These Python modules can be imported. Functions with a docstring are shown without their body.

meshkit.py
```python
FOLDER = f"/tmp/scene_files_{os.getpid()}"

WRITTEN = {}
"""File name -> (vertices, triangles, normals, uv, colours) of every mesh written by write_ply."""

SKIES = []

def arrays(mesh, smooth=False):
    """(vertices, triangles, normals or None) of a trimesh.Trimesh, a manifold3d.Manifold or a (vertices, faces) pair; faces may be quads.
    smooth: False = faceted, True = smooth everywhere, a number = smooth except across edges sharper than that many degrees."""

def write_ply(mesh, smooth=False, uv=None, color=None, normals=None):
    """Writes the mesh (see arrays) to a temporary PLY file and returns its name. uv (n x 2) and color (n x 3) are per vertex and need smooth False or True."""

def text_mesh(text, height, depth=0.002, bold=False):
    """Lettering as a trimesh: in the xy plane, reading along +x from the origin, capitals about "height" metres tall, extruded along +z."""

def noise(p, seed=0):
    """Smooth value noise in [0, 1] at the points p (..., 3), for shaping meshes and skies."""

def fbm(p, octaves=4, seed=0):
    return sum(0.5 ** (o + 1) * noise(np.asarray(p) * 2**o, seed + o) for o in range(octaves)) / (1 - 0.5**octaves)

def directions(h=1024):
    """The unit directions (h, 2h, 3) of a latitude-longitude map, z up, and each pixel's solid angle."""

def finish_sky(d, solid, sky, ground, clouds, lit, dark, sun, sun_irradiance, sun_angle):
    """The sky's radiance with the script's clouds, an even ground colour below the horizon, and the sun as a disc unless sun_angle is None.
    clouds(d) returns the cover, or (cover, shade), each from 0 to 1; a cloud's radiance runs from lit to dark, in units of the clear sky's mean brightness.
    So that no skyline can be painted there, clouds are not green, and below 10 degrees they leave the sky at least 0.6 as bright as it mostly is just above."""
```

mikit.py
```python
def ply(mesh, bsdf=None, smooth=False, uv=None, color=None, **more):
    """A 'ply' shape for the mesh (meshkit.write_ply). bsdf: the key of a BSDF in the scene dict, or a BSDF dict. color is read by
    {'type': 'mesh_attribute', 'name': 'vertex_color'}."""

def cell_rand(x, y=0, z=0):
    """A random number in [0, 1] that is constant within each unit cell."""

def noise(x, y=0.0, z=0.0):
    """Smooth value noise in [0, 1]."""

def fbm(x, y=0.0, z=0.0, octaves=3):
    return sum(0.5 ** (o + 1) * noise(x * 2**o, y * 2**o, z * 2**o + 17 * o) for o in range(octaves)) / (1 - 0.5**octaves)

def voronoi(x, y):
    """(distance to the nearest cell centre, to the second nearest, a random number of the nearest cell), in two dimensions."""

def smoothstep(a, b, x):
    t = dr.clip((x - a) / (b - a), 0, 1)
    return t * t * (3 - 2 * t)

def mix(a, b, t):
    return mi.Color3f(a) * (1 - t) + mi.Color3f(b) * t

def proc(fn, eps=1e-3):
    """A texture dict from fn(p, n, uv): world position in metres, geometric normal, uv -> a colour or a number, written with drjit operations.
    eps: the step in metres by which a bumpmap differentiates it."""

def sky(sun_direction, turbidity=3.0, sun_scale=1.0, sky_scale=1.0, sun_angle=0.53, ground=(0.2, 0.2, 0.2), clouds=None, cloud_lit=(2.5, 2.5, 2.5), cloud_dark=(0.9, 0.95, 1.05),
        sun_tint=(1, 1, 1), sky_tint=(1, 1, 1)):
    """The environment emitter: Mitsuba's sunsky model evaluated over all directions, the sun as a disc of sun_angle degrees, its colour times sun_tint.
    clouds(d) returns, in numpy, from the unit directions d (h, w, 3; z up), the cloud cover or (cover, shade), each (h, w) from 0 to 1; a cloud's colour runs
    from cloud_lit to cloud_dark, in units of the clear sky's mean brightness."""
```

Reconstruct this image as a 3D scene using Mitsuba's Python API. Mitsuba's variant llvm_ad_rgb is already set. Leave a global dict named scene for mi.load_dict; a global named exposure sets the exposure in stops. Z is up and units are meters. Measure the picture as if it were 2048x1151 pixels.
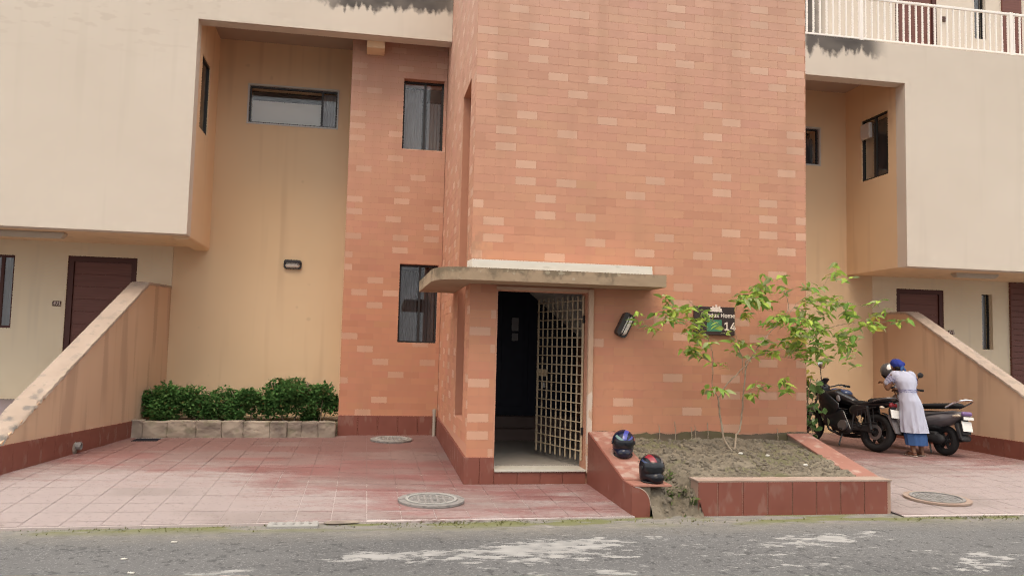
import math, random
import numpy as np, trimesh, manifold3d as m3
import drjit as dr
import mitsuba as mi
import mikit, meshkit
from mikit import proc, noise, fbm, smoothstep, mix, voronoi, cell_rand
from shapely.geometry import Polygon, box as sbox
from shapely.ops import unary_union

T = mi.ScalarTransform4f
M = m3.Manifold
rng = np.random.default_rng(7)
random.seed(7)
scene, labels = {}, {}

# ------------------------------------------------------------------ camera, sky, exposure
CAM = np.array([0.0, 0.0, 1.56])
YAW, PITCH, ROLL = math.radians(-10.164), math.radians(4.352), math.radians(1.383)
cy, sy, cp, sp = math.cos(YAW), math.sin(YAW), math.cos(PITCH), math.sin(PITCH)
FWD = np.array([-sy * cp, cy * cp, sp])
RIGHT = np.array([cy, sy, 0.0])
UP0 = np.cross(RIGHT, FWD)
UP = -math.sin(ROLL) * RIGHT + math.cos(ROLL) * UP0
scene['camera'] = {'type': 'perspective', 'fov': 64.9, 'fov_axis': 'x', 'near_clip': 0.05, 'far_clip': 400.0,
                   'to_world': T().look_at(origin=CAM.tolist(), target=(CAM + FWD).tolist(), up=UP.tolist())}
scene['sky'] = mikit.sky((-0.15, -0.5, 0.85), turbidity=4, sun_scale=0.22, sun_angle=28, clouds=lambda d: (np.ones(d.shape[:2]), 1 - d[..., 2]),
                         cloud_lit=(3.5, 3.5, 3.5), cloud_dark=(1.25, 1.25, 1.27), sun_tint=(1.0, 0.97, 0.95), ground=(0.2, 0.2, 0.2))
exposure = 2.55


# ------------------------------------------------------------------ materials
def rgb(c):
    return {'type': 'rgb', 'value': list(map(float, c))}


def pr(c, rough=0.75, spec=0.25, **k):
    base = c if isinstance(c, dict) else rgb(c)
    return {'type': 'twosided', 'b': {'type': 'principled', 'base_color': base, 'roughness': float(rough), 'specular': float(spec), **k}}


def bumped(c, fn, scale, rough=0.85, spec=0.2, eps=0.004):
    base = c if isinstance(c, dict) else rgb(c)
    return {'type': 'twosided', 'b': {'type': 'bumpmap', 'tex': proc(fn, eps), 'scale': float(scale),
            'bsdf': {'type': 'principled', 'base_color': base, 'roughness': float(rough), 'specular': float(spec)}}}


def f_cream(p, n, uv):
    s = fbm(p.x * 0.7, p.y * 0.7, p.z * 0.9)
    c = mix((0.545, 0.475, 0.395), (0.615, 0.545, 0.46), s)
    d = fbm(p.x * 5.0, p.y * 5.0, p.z * 11.0, 3)          # scuffed, patched plaster higher up
    sc = smoothstep(0.60, 0.72, d) * smoothstep(5.6, 6.3, p.z) * smoothstep(-1.0, -2.2, p.x)
    c = mix(c, (0.44, 0.36, 0.29), sc * 0.25)
    st = fbm(p.x * 7.0, p.y * 7.0, p.z * 0.35, 3)         # rain streaks
    c = mix(c, (0.50, 0.44, 0.36), smoothstep(0.58, 0.8, st) * 0.22)
    # black mould hanging from the roof slab and the balcony edge
    h = noise(p.x * 7.0, 3.3) * 0.22 + noise(p.x * 23.0, 9.1) * 0.12 + fbm(p.x * 9.0, p.z * 14.0, 4.0, 3) * 0.08
    left = smoothstep(-1.4, -0.4, p.x) * smoothstep(1.5, 1.0, p.x)
    right = smoothstep(7.3, 7.4, p.x) * smoothstep(9.0, 8.5, p.x)
    ml = left * smoothstep(7.07 - h, 7.19 - h, p.z + 0.06 * noise(p.x * 30, p.z * 20))
    mr = right * smoothstep(7.11 - h, 7.27 - h, p.z + 0.07 * noise(p.x * 30, p.z * 20))
    m = dr.maximum(ml, mr) * (0.85 + 0.15 * noise(p.x * 6, p.z * 9))
    return mix(c, (0.05, 0.045, 0.045), m * 0.95)


def f_porch(p, n, uv):
    s = fbm(p.x * 0.8, p.y * 0.8, p.z * 0.8)
    c = mix((0.70, 0.59, 0.42), (0.78, 0.67, 0.49), s)
    st = fbm(p.x * 9.0, p.y * 9.0, p.z * 0.5, 3)
    return mix(c, (0.55, 0.48, 0.38), smoothstep(0.55, 0.8, st) * 0.25)


def f_tan(p, n, uv):
    s = fbm(p.x * 0.6, p.y * 0.6, p.z * 0.5)
    c = mix((0.66, 0.472, 0.285), (0.73, 0.545, 0.355), s)
    st = fbm(p.x * 6.0, p.y * 6.0, p.z * 0.3, 3)
    c = mix(c, (0.46, 0.31, 0.19), smoothstep(0.56, 0.8, st) * 0.3)
    sp_ = noise(p.x * 5.0, p.y * 5.0, p.z * 5.0)
    return mix(c, (0.45, 0.33, 0.22), smoothstep(0.95, 0.99, sp_) * 0.3)


def f_peach(p, n, uv):
    s = fbm(p.x * 1.2, p.y * 1.2, p.z * 0.6)
    c = mix((0.52, 0.35, 0.225), (0.60, 0.42, 0.285), s)
    st = fbm(p.x * 3, p.y * 7.0, p.z * 0.45, 3)
    c = mix(c, (0.37, 0.245, 0.17), smoothstep(0.5, 0.72, st) * 0.5)
    return c


def f_coping(p, n, uv):
    d = fbm(p.x * 9.0, p.y * 9.0, p.z * 9.0, 4)
    c = mix((0.33, 0.25, 0.19), (0.44, 0.355, 0.29), fbm(p.x * 2.0, p.y * 2.0, p.z * 2.0))
    c = mix(c, (0.20, 0.18, 0.16), smoothstep(0.55 - 0.12 * smoothstep(1.2, 0.5, p.z), 0.68, d) * (0.35 + 0.65 * smoothstep(1.2, 0.6, p.z)))
    return c


def f_skirt(p, n, uv):
    s = fbm(p.x * 3.0, p.y * 3.0, p.z * 3.0)
    c = mix((0.165, 0.052, 0.036), (0.22, 0.078, 0.056), s)
    d = fbm(p.x * 12.0, p.y * 12.0, p.z * 5.0)
    return mix(c, (0.30, 0.20, 0.16), smoothstep(0.6, 0.8, d) * 0.3)


def dust_mask(p):
    a = fbm(p.x * 1.1 + 0.4 * p.y, p.y * 2.9, 1.7, 4)
    b = fbm(p.x * 3.2, p.y * 17.0, 4.2, 4)
    left = smoothstep(0.6, -2.2, p.x)
    right = smoothstep(5.3, 6.2, p.x)
    near = smoothstep(11.4 + 0.8 * left + 1.6 * right, 7.6, p.y)
    t = near * (0.42 + 0.46 * left + 0.44 * right)
    k = noise(p.x * 26.0, p.y * 60.0, 7.0)
    h = fbm(p.x * 2.2 + 7.0, p.y * 7.0, 3.0, 4)
    return dr.clip(smoothstep(0.30, 0.84, a * 0.40 + b * 0.40 + h * 0.28 + t - 0.37 + 0.16 * (k - 0.5)), 0, 1)


def f_tile(p, n, uv):
    s = noise(p.x * 2.2, p.y * 2.2, 5.0)
    c = mix((0.17, 0.078, 0.072), (0.225, 0.108, 0.10), s)
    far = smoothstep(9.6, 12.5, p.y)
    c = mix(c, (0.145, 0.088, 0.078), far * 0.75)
    m = dust_mask(p)
    c = mix(c, (0.315, 0.272, 0.258), m * 0.86)
    k = fbm(p.x * 30, p.y * 45, 2.0, 3)
    g = fbm(p.x * 0.9 + 3.0, p.y * 1.7, 12.0, 3)
    c = mix(c, (0.20, 0.165, 0.15), smoothstep(0.5, 0.72, g) * 0.45)
    return mix(c, (0.13, 0.10, 0.09), smoothstep(0.64, 0.8, k) * 0.4)


def f_grout(p, n, uv):
    m = dust_mask(p)
    return mix((0.17, 0.11, 0.10), (0.40, 0.345, 0.325), smoothstep(0.05, 0.5, m))


def f_asphalt(p, n, uv):
    g = noise(p.x * 90, p.y * 90)
    g2 = fbm(p.x * 22, p.y * 22, 1.0, 3)
    l = fbm(p.x * 0.7, p.y * 1.6, 3.0, 3)
    c = mix((0.085, 0.084, 0.083), (0.125, 0.123, 0.12), l)
    c = mix(c, (0.20, 0.195, 0.19), smoothstep(0.62, 0.95, g) * 0.6)
    c = mix(c, (0.035, 0.035, 0.035), smoothstep(0.62, 0.78, g2) * 0.5)
    # old cement splashes, mostly in two drifts along the lane
    q = fbm(p.x * 1.9 + 3.1, p.y * 4.6, 8.0, 4)
    w = noise(p.x * 11.0, p.y * 19.0, 2.0)

    def blob(x, y, a, b):
        return dr.exp(-(dr.square((p.x - x) / a) + dr.square((p.y - y) / b)))
    zone = (blob(1.3, 6.55, 0.75, 0.4) + 0.8 * blob(0.1, 6.45, 0.45, 0.22) + 0.75 * blob(-0.75, 6.1, 0.3, 0.2) + 0.6 * blob(2.2, 6.9, 0.8, 0.22)
            + 0.85 * blob(4.1, 6.7, 0.7, 0.33) + 0.8 * blob(5.0, 5.9, 0.5, 0.3) + 0.55 * blob(2.3, 5.6, 0.25, 0.14) + 0.55 * blob(-1.4, 5.3, 0.16, 0.1)
            + 0.35 * blob(3.1, 6.3, 1.6, 0.6) + 0.35 * blob(1.8, 5.6, 1.5, 0.3))
    w2 = fbm(p.x * 7.0, p.y * 15.0, 5.0, 4)
    w3 = fbm(p.x * 21.0, p.y * 38.0, 9.0, 3)
    s = smoothstep(0.585, 0.69, q * 0.34 + w * 0.08 + w2 * 0.40 + w3 * 0.20 + zone * 0.235 - 0.09)
    c = mix(c, (0.29, 0.282, 0.268), s * (0.5 + 0.5 * w))
    # grit and dry moss along the kerb side
    e = smoothstep(6.85, 7.6, p.y + 0.25 * fbm(p.x * 2.5, p.y * 5.0, 6.0) - 0.1)
    c = mix(c, (0.215, 0.195, 0.165), e * (0.35 + 0.5 * noise(p.x * 14, p.y * 22)))
    v = smoothstep(7.22, 7.55, p.y) * smoothstep(0.42, 0.62, fbm(p.x * 2.4, p.y * 8.0, 11.0, 4))
    return mix(c, (0.125, 0.13, 0.05), v * 0.85)


def b_asphalt(p, n, uv):
    return noise(p.x * 70, p.y * 70) * 0.6 + fbm(p.x * 25, p.y * 25, 0.0, 2) * 0.5


def f_soil(p, n, uv):
    a = fbm(p.x * 4.0, p.y * 6.0, p.z * 4.0, 4)
    c = mix((0.125, 0.104, 0.077), (0.225, 0.192, 0.145), a)
    g = noise(p.x * 45, p.y * 45, p.z * 45)
    c = mix(c, (0.26, 0.225, 0.175), smoothstep(0.7, 0.92, g) * 0.6)
    c = mix(c, (0.07, 0.058, 0.04), smoothstep(0.30, 0.1, g) * 0.6)
    m = fbm(p.x * 2.3, p.y * 3.1, 9.0, 3)
    return mix(c, (0.115, 0.115, 0.055), smoothstep(0.48, 0.64, m) * 0.6)


def f_concrete(p, n, uv):
    a = fbm(p.x * 3.0, p.y * 3.0, p.z * 3.0, 3)
    c = mix((0.27, 0.195, 0.128), (0.36, 0.265, 0.18), a)
    st = noise(p.x * 8.0, p.y * 8.0, p.z * 5.0) * 0.55 + fbm(p.x * 26.0, p.y * 26.0, p.z * 16.0, 3) * 0.45
    side = dr.maximum(dr.abs(n.x), dr.abs(n.y))
    k = smoothstep(0.35, 0.7, st + 0.25 * smoothstep(2.36, 2.47, p.z) - 0.08 - 0.12 * smoothstep(1.4, 3.2, p.x)) * smoothstep(0.4, 0.7, side)
    c = mix(c, (0.13, 0.105, 0.07), k * 0.7)
    lich = smoothstep(0.66, 0.75, fbm(p.x * 13.0, p.y * 13.0, p.z * 16.0, 3)) * smoothstep(0.4, 0.7, side)
    return mix(c, (0.38, 0.33, 0.25), lich * 0.6)


def f_whitewash(p, n, uv):
    a = fbm(p.x * 6.0, p.y * 6.0, p.z * 14.0, 3)
    c = mix((0.50, 0.46, 0.39), (0.60, 0.56, 0.49), a)
    return mix(c, (0.35, 0.32, 0.24), smoothstep(0.62, 0.8, a) * 0.5)


def f_stone(p, n, uv):
    a = fbm(p.x * 5.0, p.y * 5.0, p.z * 6.0, 3)
    c = mix((0.17, 0.135, 0.115), (0.40, 0.335, 0.265), noise(p.x * 5.5, p.y * 2.0, p.z * 4.0))
    c = mix(c, (0.16, 0.13, 0.11), smoothstep(0.48, 0.7, a) * 0.7)
    return mix(c, (0.13, 0.14, 0.07), smoothstep(0.6, 0.8, noise(p.x * 9, p.y * 9, p.z * 9)) * 0.3)


def f_wood(p, n, uv):
    g = fbm(p.x * 2.5, p.y * 2.5, p.z * 40.0, 3)
    return mix((0.115, 0.042, 0.032), (0.165, 0.066, 0.050), g)


def f_iron(p, n, uv):
    a = fbm(p.x * 16.0, p.y * 16.0, p.z * 16.0, 3)
    c = mix((0.16, 0.15, 0.14), (0.29, 0.275, 0.26), a)
    return mix(c, (0.09, 0.085, 0.08), smoothstep(0.58, 0.7, a) * 0.6)


def f_bark(p, n, uv):
    a = noise(p.x * 40.0, p.y * 40.0, p.z * 22.0)
    c = mix((0.20, 0.135, 0.09), (0.36, 0.29, 0.215), a)
    return mix(c, (0.40, 0.34, 0.26), smoothstep(0.9, 0.5, p.z) * 0.5)


def f_gatepaint(p, n, uv):
    a = fbm(p.x * 20.0, p.y * 20.0, p.z * 20.0, 3)
    c = mix((0.40, 0.32, 0.21), (0.50, 0.41, 0.285), a)
    return mix(c, (0.19, 0.10, 0.05), smoothstep(0.6, 0.75, a) * 0.5)


def f_jamb(p, n, uv):
    a = fbm(p.x * 9.0, p.y * 9.0, p.z * 5.0, 4)
    c = mix((0.42, 0.27, 0.185), (0.50, 0.34, 0.24), noise(p.x * 5, p.z * 5))
    w = smoothstep(0.50, 0.56, a) * smoothstep(1.4, 1.15, p.z)
    return mix(c, (0.58, 0.50, 0.42), w * 0.7)


def f_inside(p, n, uv):
    return mix((0.40, 0.37, 0.34), (0.48, 0.45, 0.42), fbm(p.x * 3.0, p.y * 3.0, p.z * 3.0))


def f_foot(p, n, uv):
    a = fbm(p.x * 5.0, p.z * 12.0, 2.0, 3)
    c = mix((0.10, 0.075, 0.055), (0.17, 0.13, 0.095), a)
    return mix(c, (0.12, 0.115, 0.05), smoothstep(0.5, 0.7, noise(p.x * 7, p.z * 9)) * 0.4)


def b_plaster(p, n, uv):
    return fbm(p.x * 22, p.y * 22, p.z * 22, 3)


def brick_base(p, n, uv):
    return fbm(p.x * 30.0, p.y * 30.0, p.z * 60.0, 2)


scene['cream_paint'] = bumped(proc(f_cream), b_plaster, 0.004)
scene['porch_paint'] = pr(proc(f_porch), 0.85, 0.15)
scene['tan_paint'] = pr(proc(f_tan), 0.8, 0.2)
scene['peach_paint'] = bumped(proc(f_peach), b_plaster, 0.004)
scene['coping_plaster'] = bumped(proc(f_coping), b_plaster, 0.012)
scene['skirting_glaze'] = pr(proc(f_skirt), 0.45, 0.35)
scene['tile_glaze'] = pr(proc(f_tile), 0.65, 0.25)
scene['grout'] = pr(proc(f_grout), 0.9, 0.1)
scene['asphalt'] = bumped(proc(f_asphalt), b_asphalt, 0.008, 0.9, 0.2)
scene['soil_earth'] = bumped(proc(f_soil), lambda p, n, uv: fbm(p.x * 30, p.y * 30, p.z * 30, 3), 0.02, 0.95, 0.1)
scene['stained_concrete'] = bumped(proc(f_concrete), b_plaster, 0.01)
scene['whitewash'] = pr(proc(f_whitewash), 0.85, 0.15)
scene['kerb_stone'] = bumped(proc(f_stone), b_plaster, 0.02)
scene['door_wood'] = pr(proc(f_wood), 0.5, 0.35)
scene['cast_iron'] = pr(proc(f_iron), 0.6, 0.4)
scene['bark'] = pr(proc(f_bark), 0.9, 0.1)
scene['gate_paint'] = pr(proc(f_gatepaint), 0.55, 0.35)
scene['jamb_paint'] = pr(proc(f_jamb), 0.8, 0.2)
scene['inside_paint'] = pr(proc(f_inside), 0.85, 0.1)
scene['wall_foot'] = pr(proc(f_foot), 0.95, 0.1)


def f_grime(p, n, uv):
    st = fbm(p.x * 4.0, p.y * 4.0, p.z * 0.35, 3)                     # long rain streaks
    w = smoothstep(0.48, 0.8, st) * 0.22 + smoothstep(0.45, 0.75, fbm(p.x * 1.2, p.y * 1.2, p.z * 1.0, 3)) * 0.14
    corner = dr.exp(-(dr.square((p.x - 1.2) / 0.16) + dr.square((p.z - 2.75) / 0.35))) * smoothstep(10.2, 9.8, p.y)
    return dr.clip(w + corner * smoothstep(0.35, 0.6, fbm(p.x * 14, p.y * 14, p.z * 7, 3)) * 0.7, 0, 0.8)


scene['brick_paint'] = {'type': 'blendbsdf', 'weight': proc(f_grime), 'a': pr({'type': 'mesh_attribute', 'name': 'vertex_color'}, 0.75, 0.2), 'b': pr((0.33, 0.19, 0.125), 0.9, 0.1)}
scene['mortar'] = pr((0.445, 0.225, 0.15), 0.9, 0.1)
scene['leaf_vc'] = {'type': 'principledthin', 'base_color': {'type': 'mesh_attribute', 'name': 'vertex_color'}, 'roughness': 0.5, 'diff_trans': 0.6, 'spec_trans': 0.0, 'eta': 1.4}
PAL = {
    'black_metal': ((0.018, 0.016, 0.016), 0.4, 0.5), 'dark_void': ((0.012, 0.012, 0.016), 0.8, 0.1), 'navy_door': ((0.030, 0.034, 0.055), 0.5, 0.3),
    'brown_frame': ((0.075, 0.027, 0.022), 0.5, 0.3), 'curtain_grey': ((0.19, 0.195, 0.20), 0.9, 0.1), 'curtain_dark': ((0.055, 0.055, 0.06), 0.9, 0.1),
    'board_pale': ((0.50, 0.51, 0.47), 0.8, 0.2), 'steel_trim': ((0.46, 0.46, 0.44), 0.4, 0.5), 'white_paint': ((0.78, 0.75, 0.70), 0.5, 0.3),
    'rail_paint': ((0.80, 0.75, 0.69), 0.5, 0.3), 'lamp_glass': ((0.66, 0.60, 0.53), 0.25, 0.5), 'lamp_dark': ((0.035, 0.028, 0.026), 0.4, 0.4),
    'sign_dark': ((0.040, 0.024, 0.022), 0.4, 0.4), 'sign_light': ((0.72, 0.60, 0.52), 0.6, 0.3), 'sign_green': ((0.06, 0.20, 0.11), 0.6, 0.3),
    'plaque_brown': ((0.075, 0.038, 0.030), 0.5, 0.3), 'rubber': ((0.016, 0.016, 0.017), 0.75, 0.25), 'bike_black': ((0.010, 0.011, 0.014), 0.22, 0.6),
    'bike_satin': ((0.02, 0.02, 0.022), 0.5, 0.4), 'bike_blue': ((0.035, 0.055, 0.12), 0.2, 0.6), 'scooter_grey': ((0.15, 0.14, 0.145), 0.3, 0.5),
    'plastic_dark': ((0.025, 0.025, 0.027), 0.6, 0.3), 'plate_white': ((0.74, 0.73, 0.69), 0.4, 0.4), 'tail_red': ((0.20, 0.02, 0.025), 0.15, 0.6),
    'lens_amber': ((0.50, 0.42, 0.33), 0.15, 0.6), 'tail_violet': ((0.17, 0.10, 0.24), 0.2, 0.6), 'helmet_navy': ((0.008, 0.010, 0.028), 0.2, 0.4),
    'helmet_black': ((0.008, 0.008, 0.012), 0.25, 0.35), 'helmet_red': ((0.22, 0.02, 0.03), 0.25, 0.6), 'helmet_blue': ((0.05, 0.06, 0.30), 0.25, 0.6),
    'helmet_mint': ((0.14, 0.24, 0.22), 0.3, 0.5), 'helmet_lining': ((0.02, 0.02, 0.02), 0.95, 0.1), 'helmet_silver': ((0.085, 0.088, 0.092), 0.2, 0.6),
    'skin_brown': ((0.21, 0.105, 0.062), 0.55, 0.3), 'hair_black': ((0.012, 0.010, 0.010), 0.5, 0.3), 'cloth_lavender': ((0.43, 0.44, 0.53), 0.9, 0.1),
    'cloth_blue': ((0.045, 0.095, 0.23), 0.9, 0.1), 'scarf_blue': ((0.03, 0.045, 0.23), 0.85, 0.1), 'cloth_print': ((0.12, 0.13, 0.33), 0.9, 0.1),
    'leather_brown': ((0.095, 0.045, 0.035), 0.5, 0.3), 'sandal_pale': ((0.62, 0.55, 0.46), 0.6, 0.3), 'paper_grey': ((0.42, 0.42, 0.43), 0.8, 0.2),
    'pvc_pipe': ((0.38, 0.33, 0.27), 0.6, 0.3), 'marble_sill': ((0.46, 0.44, 0.38), 0.4, 0.4), 'floor_grey': ((0.27, 0.245, 0.215), 0.6, 0.3),
    'step_brown': ((0.20, 0.145, 0.13), 0.6, 0.3), 'porch_floor': ((0.16, 0.13, 0.14), 0.6, 0.3), 'gravel_stone': ((0.17, 0.145, 0.112), 0.9, 0.1),
    'litter_white': ((0.52, 0.50, 0.45), 0.8, 0.2), 'ceiling_paint': ((0.50, 0.44, 0.36), 0.9, 0.1), 'soffit_paint': ((0.42, 0.33, 0.26), 0.9, 0.1), 'stain_board': ((0.52, 0.49, 0.45), 0.7, 0.2),
}
for k, (c, r, s) in PAL.items():
    scene[k] = pr(c, r, s)
scene['ring_grey'] = pr((0.29, 0.28, 0.26), 0.7, 0.3)
scene['chrome'] = {'type': 'twosided', 'b': {'type': 'roughconductor', 'material': 'Al', 'alpha': 0.12}}
scene['mirror_glass'] = {'type': 'twosided', 'b': {'type': 'roughconductor', 'material': 'Ag', 'alpha': 0.03}}
scene['alloy'] = pr((0.20, 0.20, 0.21), 0.35, 0.5, metallic=0.7)
scene['window_glass'] = {'type': 'thindielectric', 'int_ior': 1.5}
scene['visor'] = pr((0.010, 0.012, 0.016), 0.08, 0.5)

# ------------------------------------------------------------------ helpers
used = {}


def numbered(name):
    n = used.get(name, -1) + 1
    used[name] = n
    return name if n == 0 else f'{name}_{n:03d}'


def add(name, mesh, mat, parent=None, smooth=False, label=None, cat=None, group=None, kind=None, **k):
    if not isinstance(mesh, dict) and len(tri(mesh).faces) == 0: print('EMPTY', parent, name); return None
    key = numbered(f'{parent}__{name}' if parent else name)
    if isinstance(mesh, dict):
        scene[key] = {**mesh, **k}
    else:
        scene[key] = mikit.ply(mesh, mat, smooth=smooth, **k)
    if label or kind or group:
        tag(key, label, cat, group, kind)
    return key


def tag(key, label=None, cat=None, group=None, kind=None):
    d = {}
    if label: d['label'] = label
    if cat: d['category'] = cat
    if group: d['group'] = group
    if kind: d['kind'] = kind
    labels[key] = {**labels.get(key, {}), **d}


def thing(name, label, cat, group=None):
    key = numbered(name)
    tag(key, label, cat, group)
    return key


def B(x0, x1, y0, y1, z0, z1):
    return M.cube([x1 - x0, y1 - y0, z1 - z0]).translate([x0, y0, z0])


def U(*a):
    return M.batch_boolean(list(a), m3.OpType.Add)


def BB(x0, x1, y0, y1, z0, z1, c=0.01):
    """box with chamfered edges"""
    s = [B(x0 + c, x1 - c, y0 + c, y1 - c, z0, z1), B(x0, x1, y0 + c, y1 - c, z0 + c, z1 - c), B(x0 + c, x1 - c, y0, y1, z0 + c, z1 - c)]
    return M.batch_hull(s)


def ell(c, r, seg=20):
    return M.sphere(1.0, seg).scale(list(r)).translate(list(c))


def hull(*pts, seg=12):
    return M.batch_hull([ell(p[:3], (p[3],) * 3 if len(p) == 4 else p[3:6], seg) for p in pts])


def tri(m):
    if hasattr(m, 'to_mesh'):
        a = m.to_mesh()
        return trimesh.Trimesh(np.array(a.vert_properties[:, :3]), np.array(a.tri_verts), process=False)
    return m


def cat(ms):
    return trimesh.util.concatenate([tri(m) for m in ms])


def tube(pts, r, seg=8, closed=False):
    p = np.asarray(pts, float)
    n = len(p)
    rr = np.broadcast_to(np.asarray(r, float), (n,))
    t = np.gradient(p, axis=0)
    if closed:
        t = np.roll(p, -1, 0) - np.roll(p, 1, 0)
    t /= np.linalg.norm(t, axis=1, keepdims=True) + 1e-12
    ref = np.array([0, 0, 1.0]) if abs(t[:, 2]).mean() < 0.85 else np.array([1.0, 0.1, 0])
    a = np.cross(t, ref); a /= np.linalg.norm(a, axis=1, keepdims=True) + 1e-12
    b = np.cross(t, a)
    th = np.arange(seg) * 2 * np.pi / seg
    v = p[:, None] + rr[:, None, None] * (np.cos(th)[None, :, None] * a[:, None] + np.sin(th)[None, :, None] * b[:, None])
    V = v.reshape(-1, 3)
    F = []
    for i in range(n if closed else n - 1):
        j2 = (i + 1) % n
        for j in range(seg):
            k = (j + 1) % seg
            q = (i * seg + j, i * seg + k, j2 * seg + k, j2 * seg + j)
            F += [(q[0], q[2], q[1]), (q[0], q[3], q[2])]
    if not closed:
        V = np.vstack([V, p[0], p[-1]])
        for j in range(seg):
            k = (j + 1) % seg
            F += [(n * seg, j, k), (n * seg + 1, (n - 1) * seg + k, (n - 1) * seg + j)]
    m = trimesh.Trimesh(V, np.array(F), process=False)
    m.fix_normals()
    return m


def smooth_pts(pts, n=5):
    p = np.asarray(pts, float)
    if len(p) < 3:
        return np.array([p[0] + (p[-1] - p[0]) * t for t in np.linspace(0, 1, n)])
    out = []
    q = np.vstack([2 * p[0] - p[1], p, 2 * p[-1] - p[-2]])
    for i in range(1, len(q) - 2):
        for t in np.linspace(0, 1, n, endpoint=False):
            a, b, c, d = q[i - 1], q[i], q[i + 1], q[i + 2]
            out.append(0.5 * (2 * b + (c - a) * t + (2 * a - 5 * b + 4 * c - d) * t * t + (3 * b - a - 3 * c + d) * t ** 3))
    out.append(p[-1])
    return np.array(out)


def extr(poly, h):
    return trimesh.creation.extrude_polygon(poly, h, engine='earcut')


def extr_xz(poly, y0, y1):
    """polygon in the x-z plane, extruded from y0 to y1"""
    m = extr(poly, y1 - y0)
    v = m.vertices.copy()
    m.vertices = np.c_[v[:, 0], y1 - v[:, 2], v[:, 1]]
    m.fix_normals()
    return m


def extr_yz(poly, x0, x1):
    m = extr(poly, x1 - x0)
    v = m.vertices.copy()
    m.vertices = np.c_[x0 + v[:, 2], v[:, 0], v[:, 1]]
    m.fix_normals()
    return m


def ring(c, r, R0, axis='z'):
    th = np.linspace(0, 2 * np.pi, 40, endpoint=False)
    return np.c_[c[0] + r * np.cos(th), c[1] + r * np.sin(th), np.full(40, c[2])]


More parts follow.
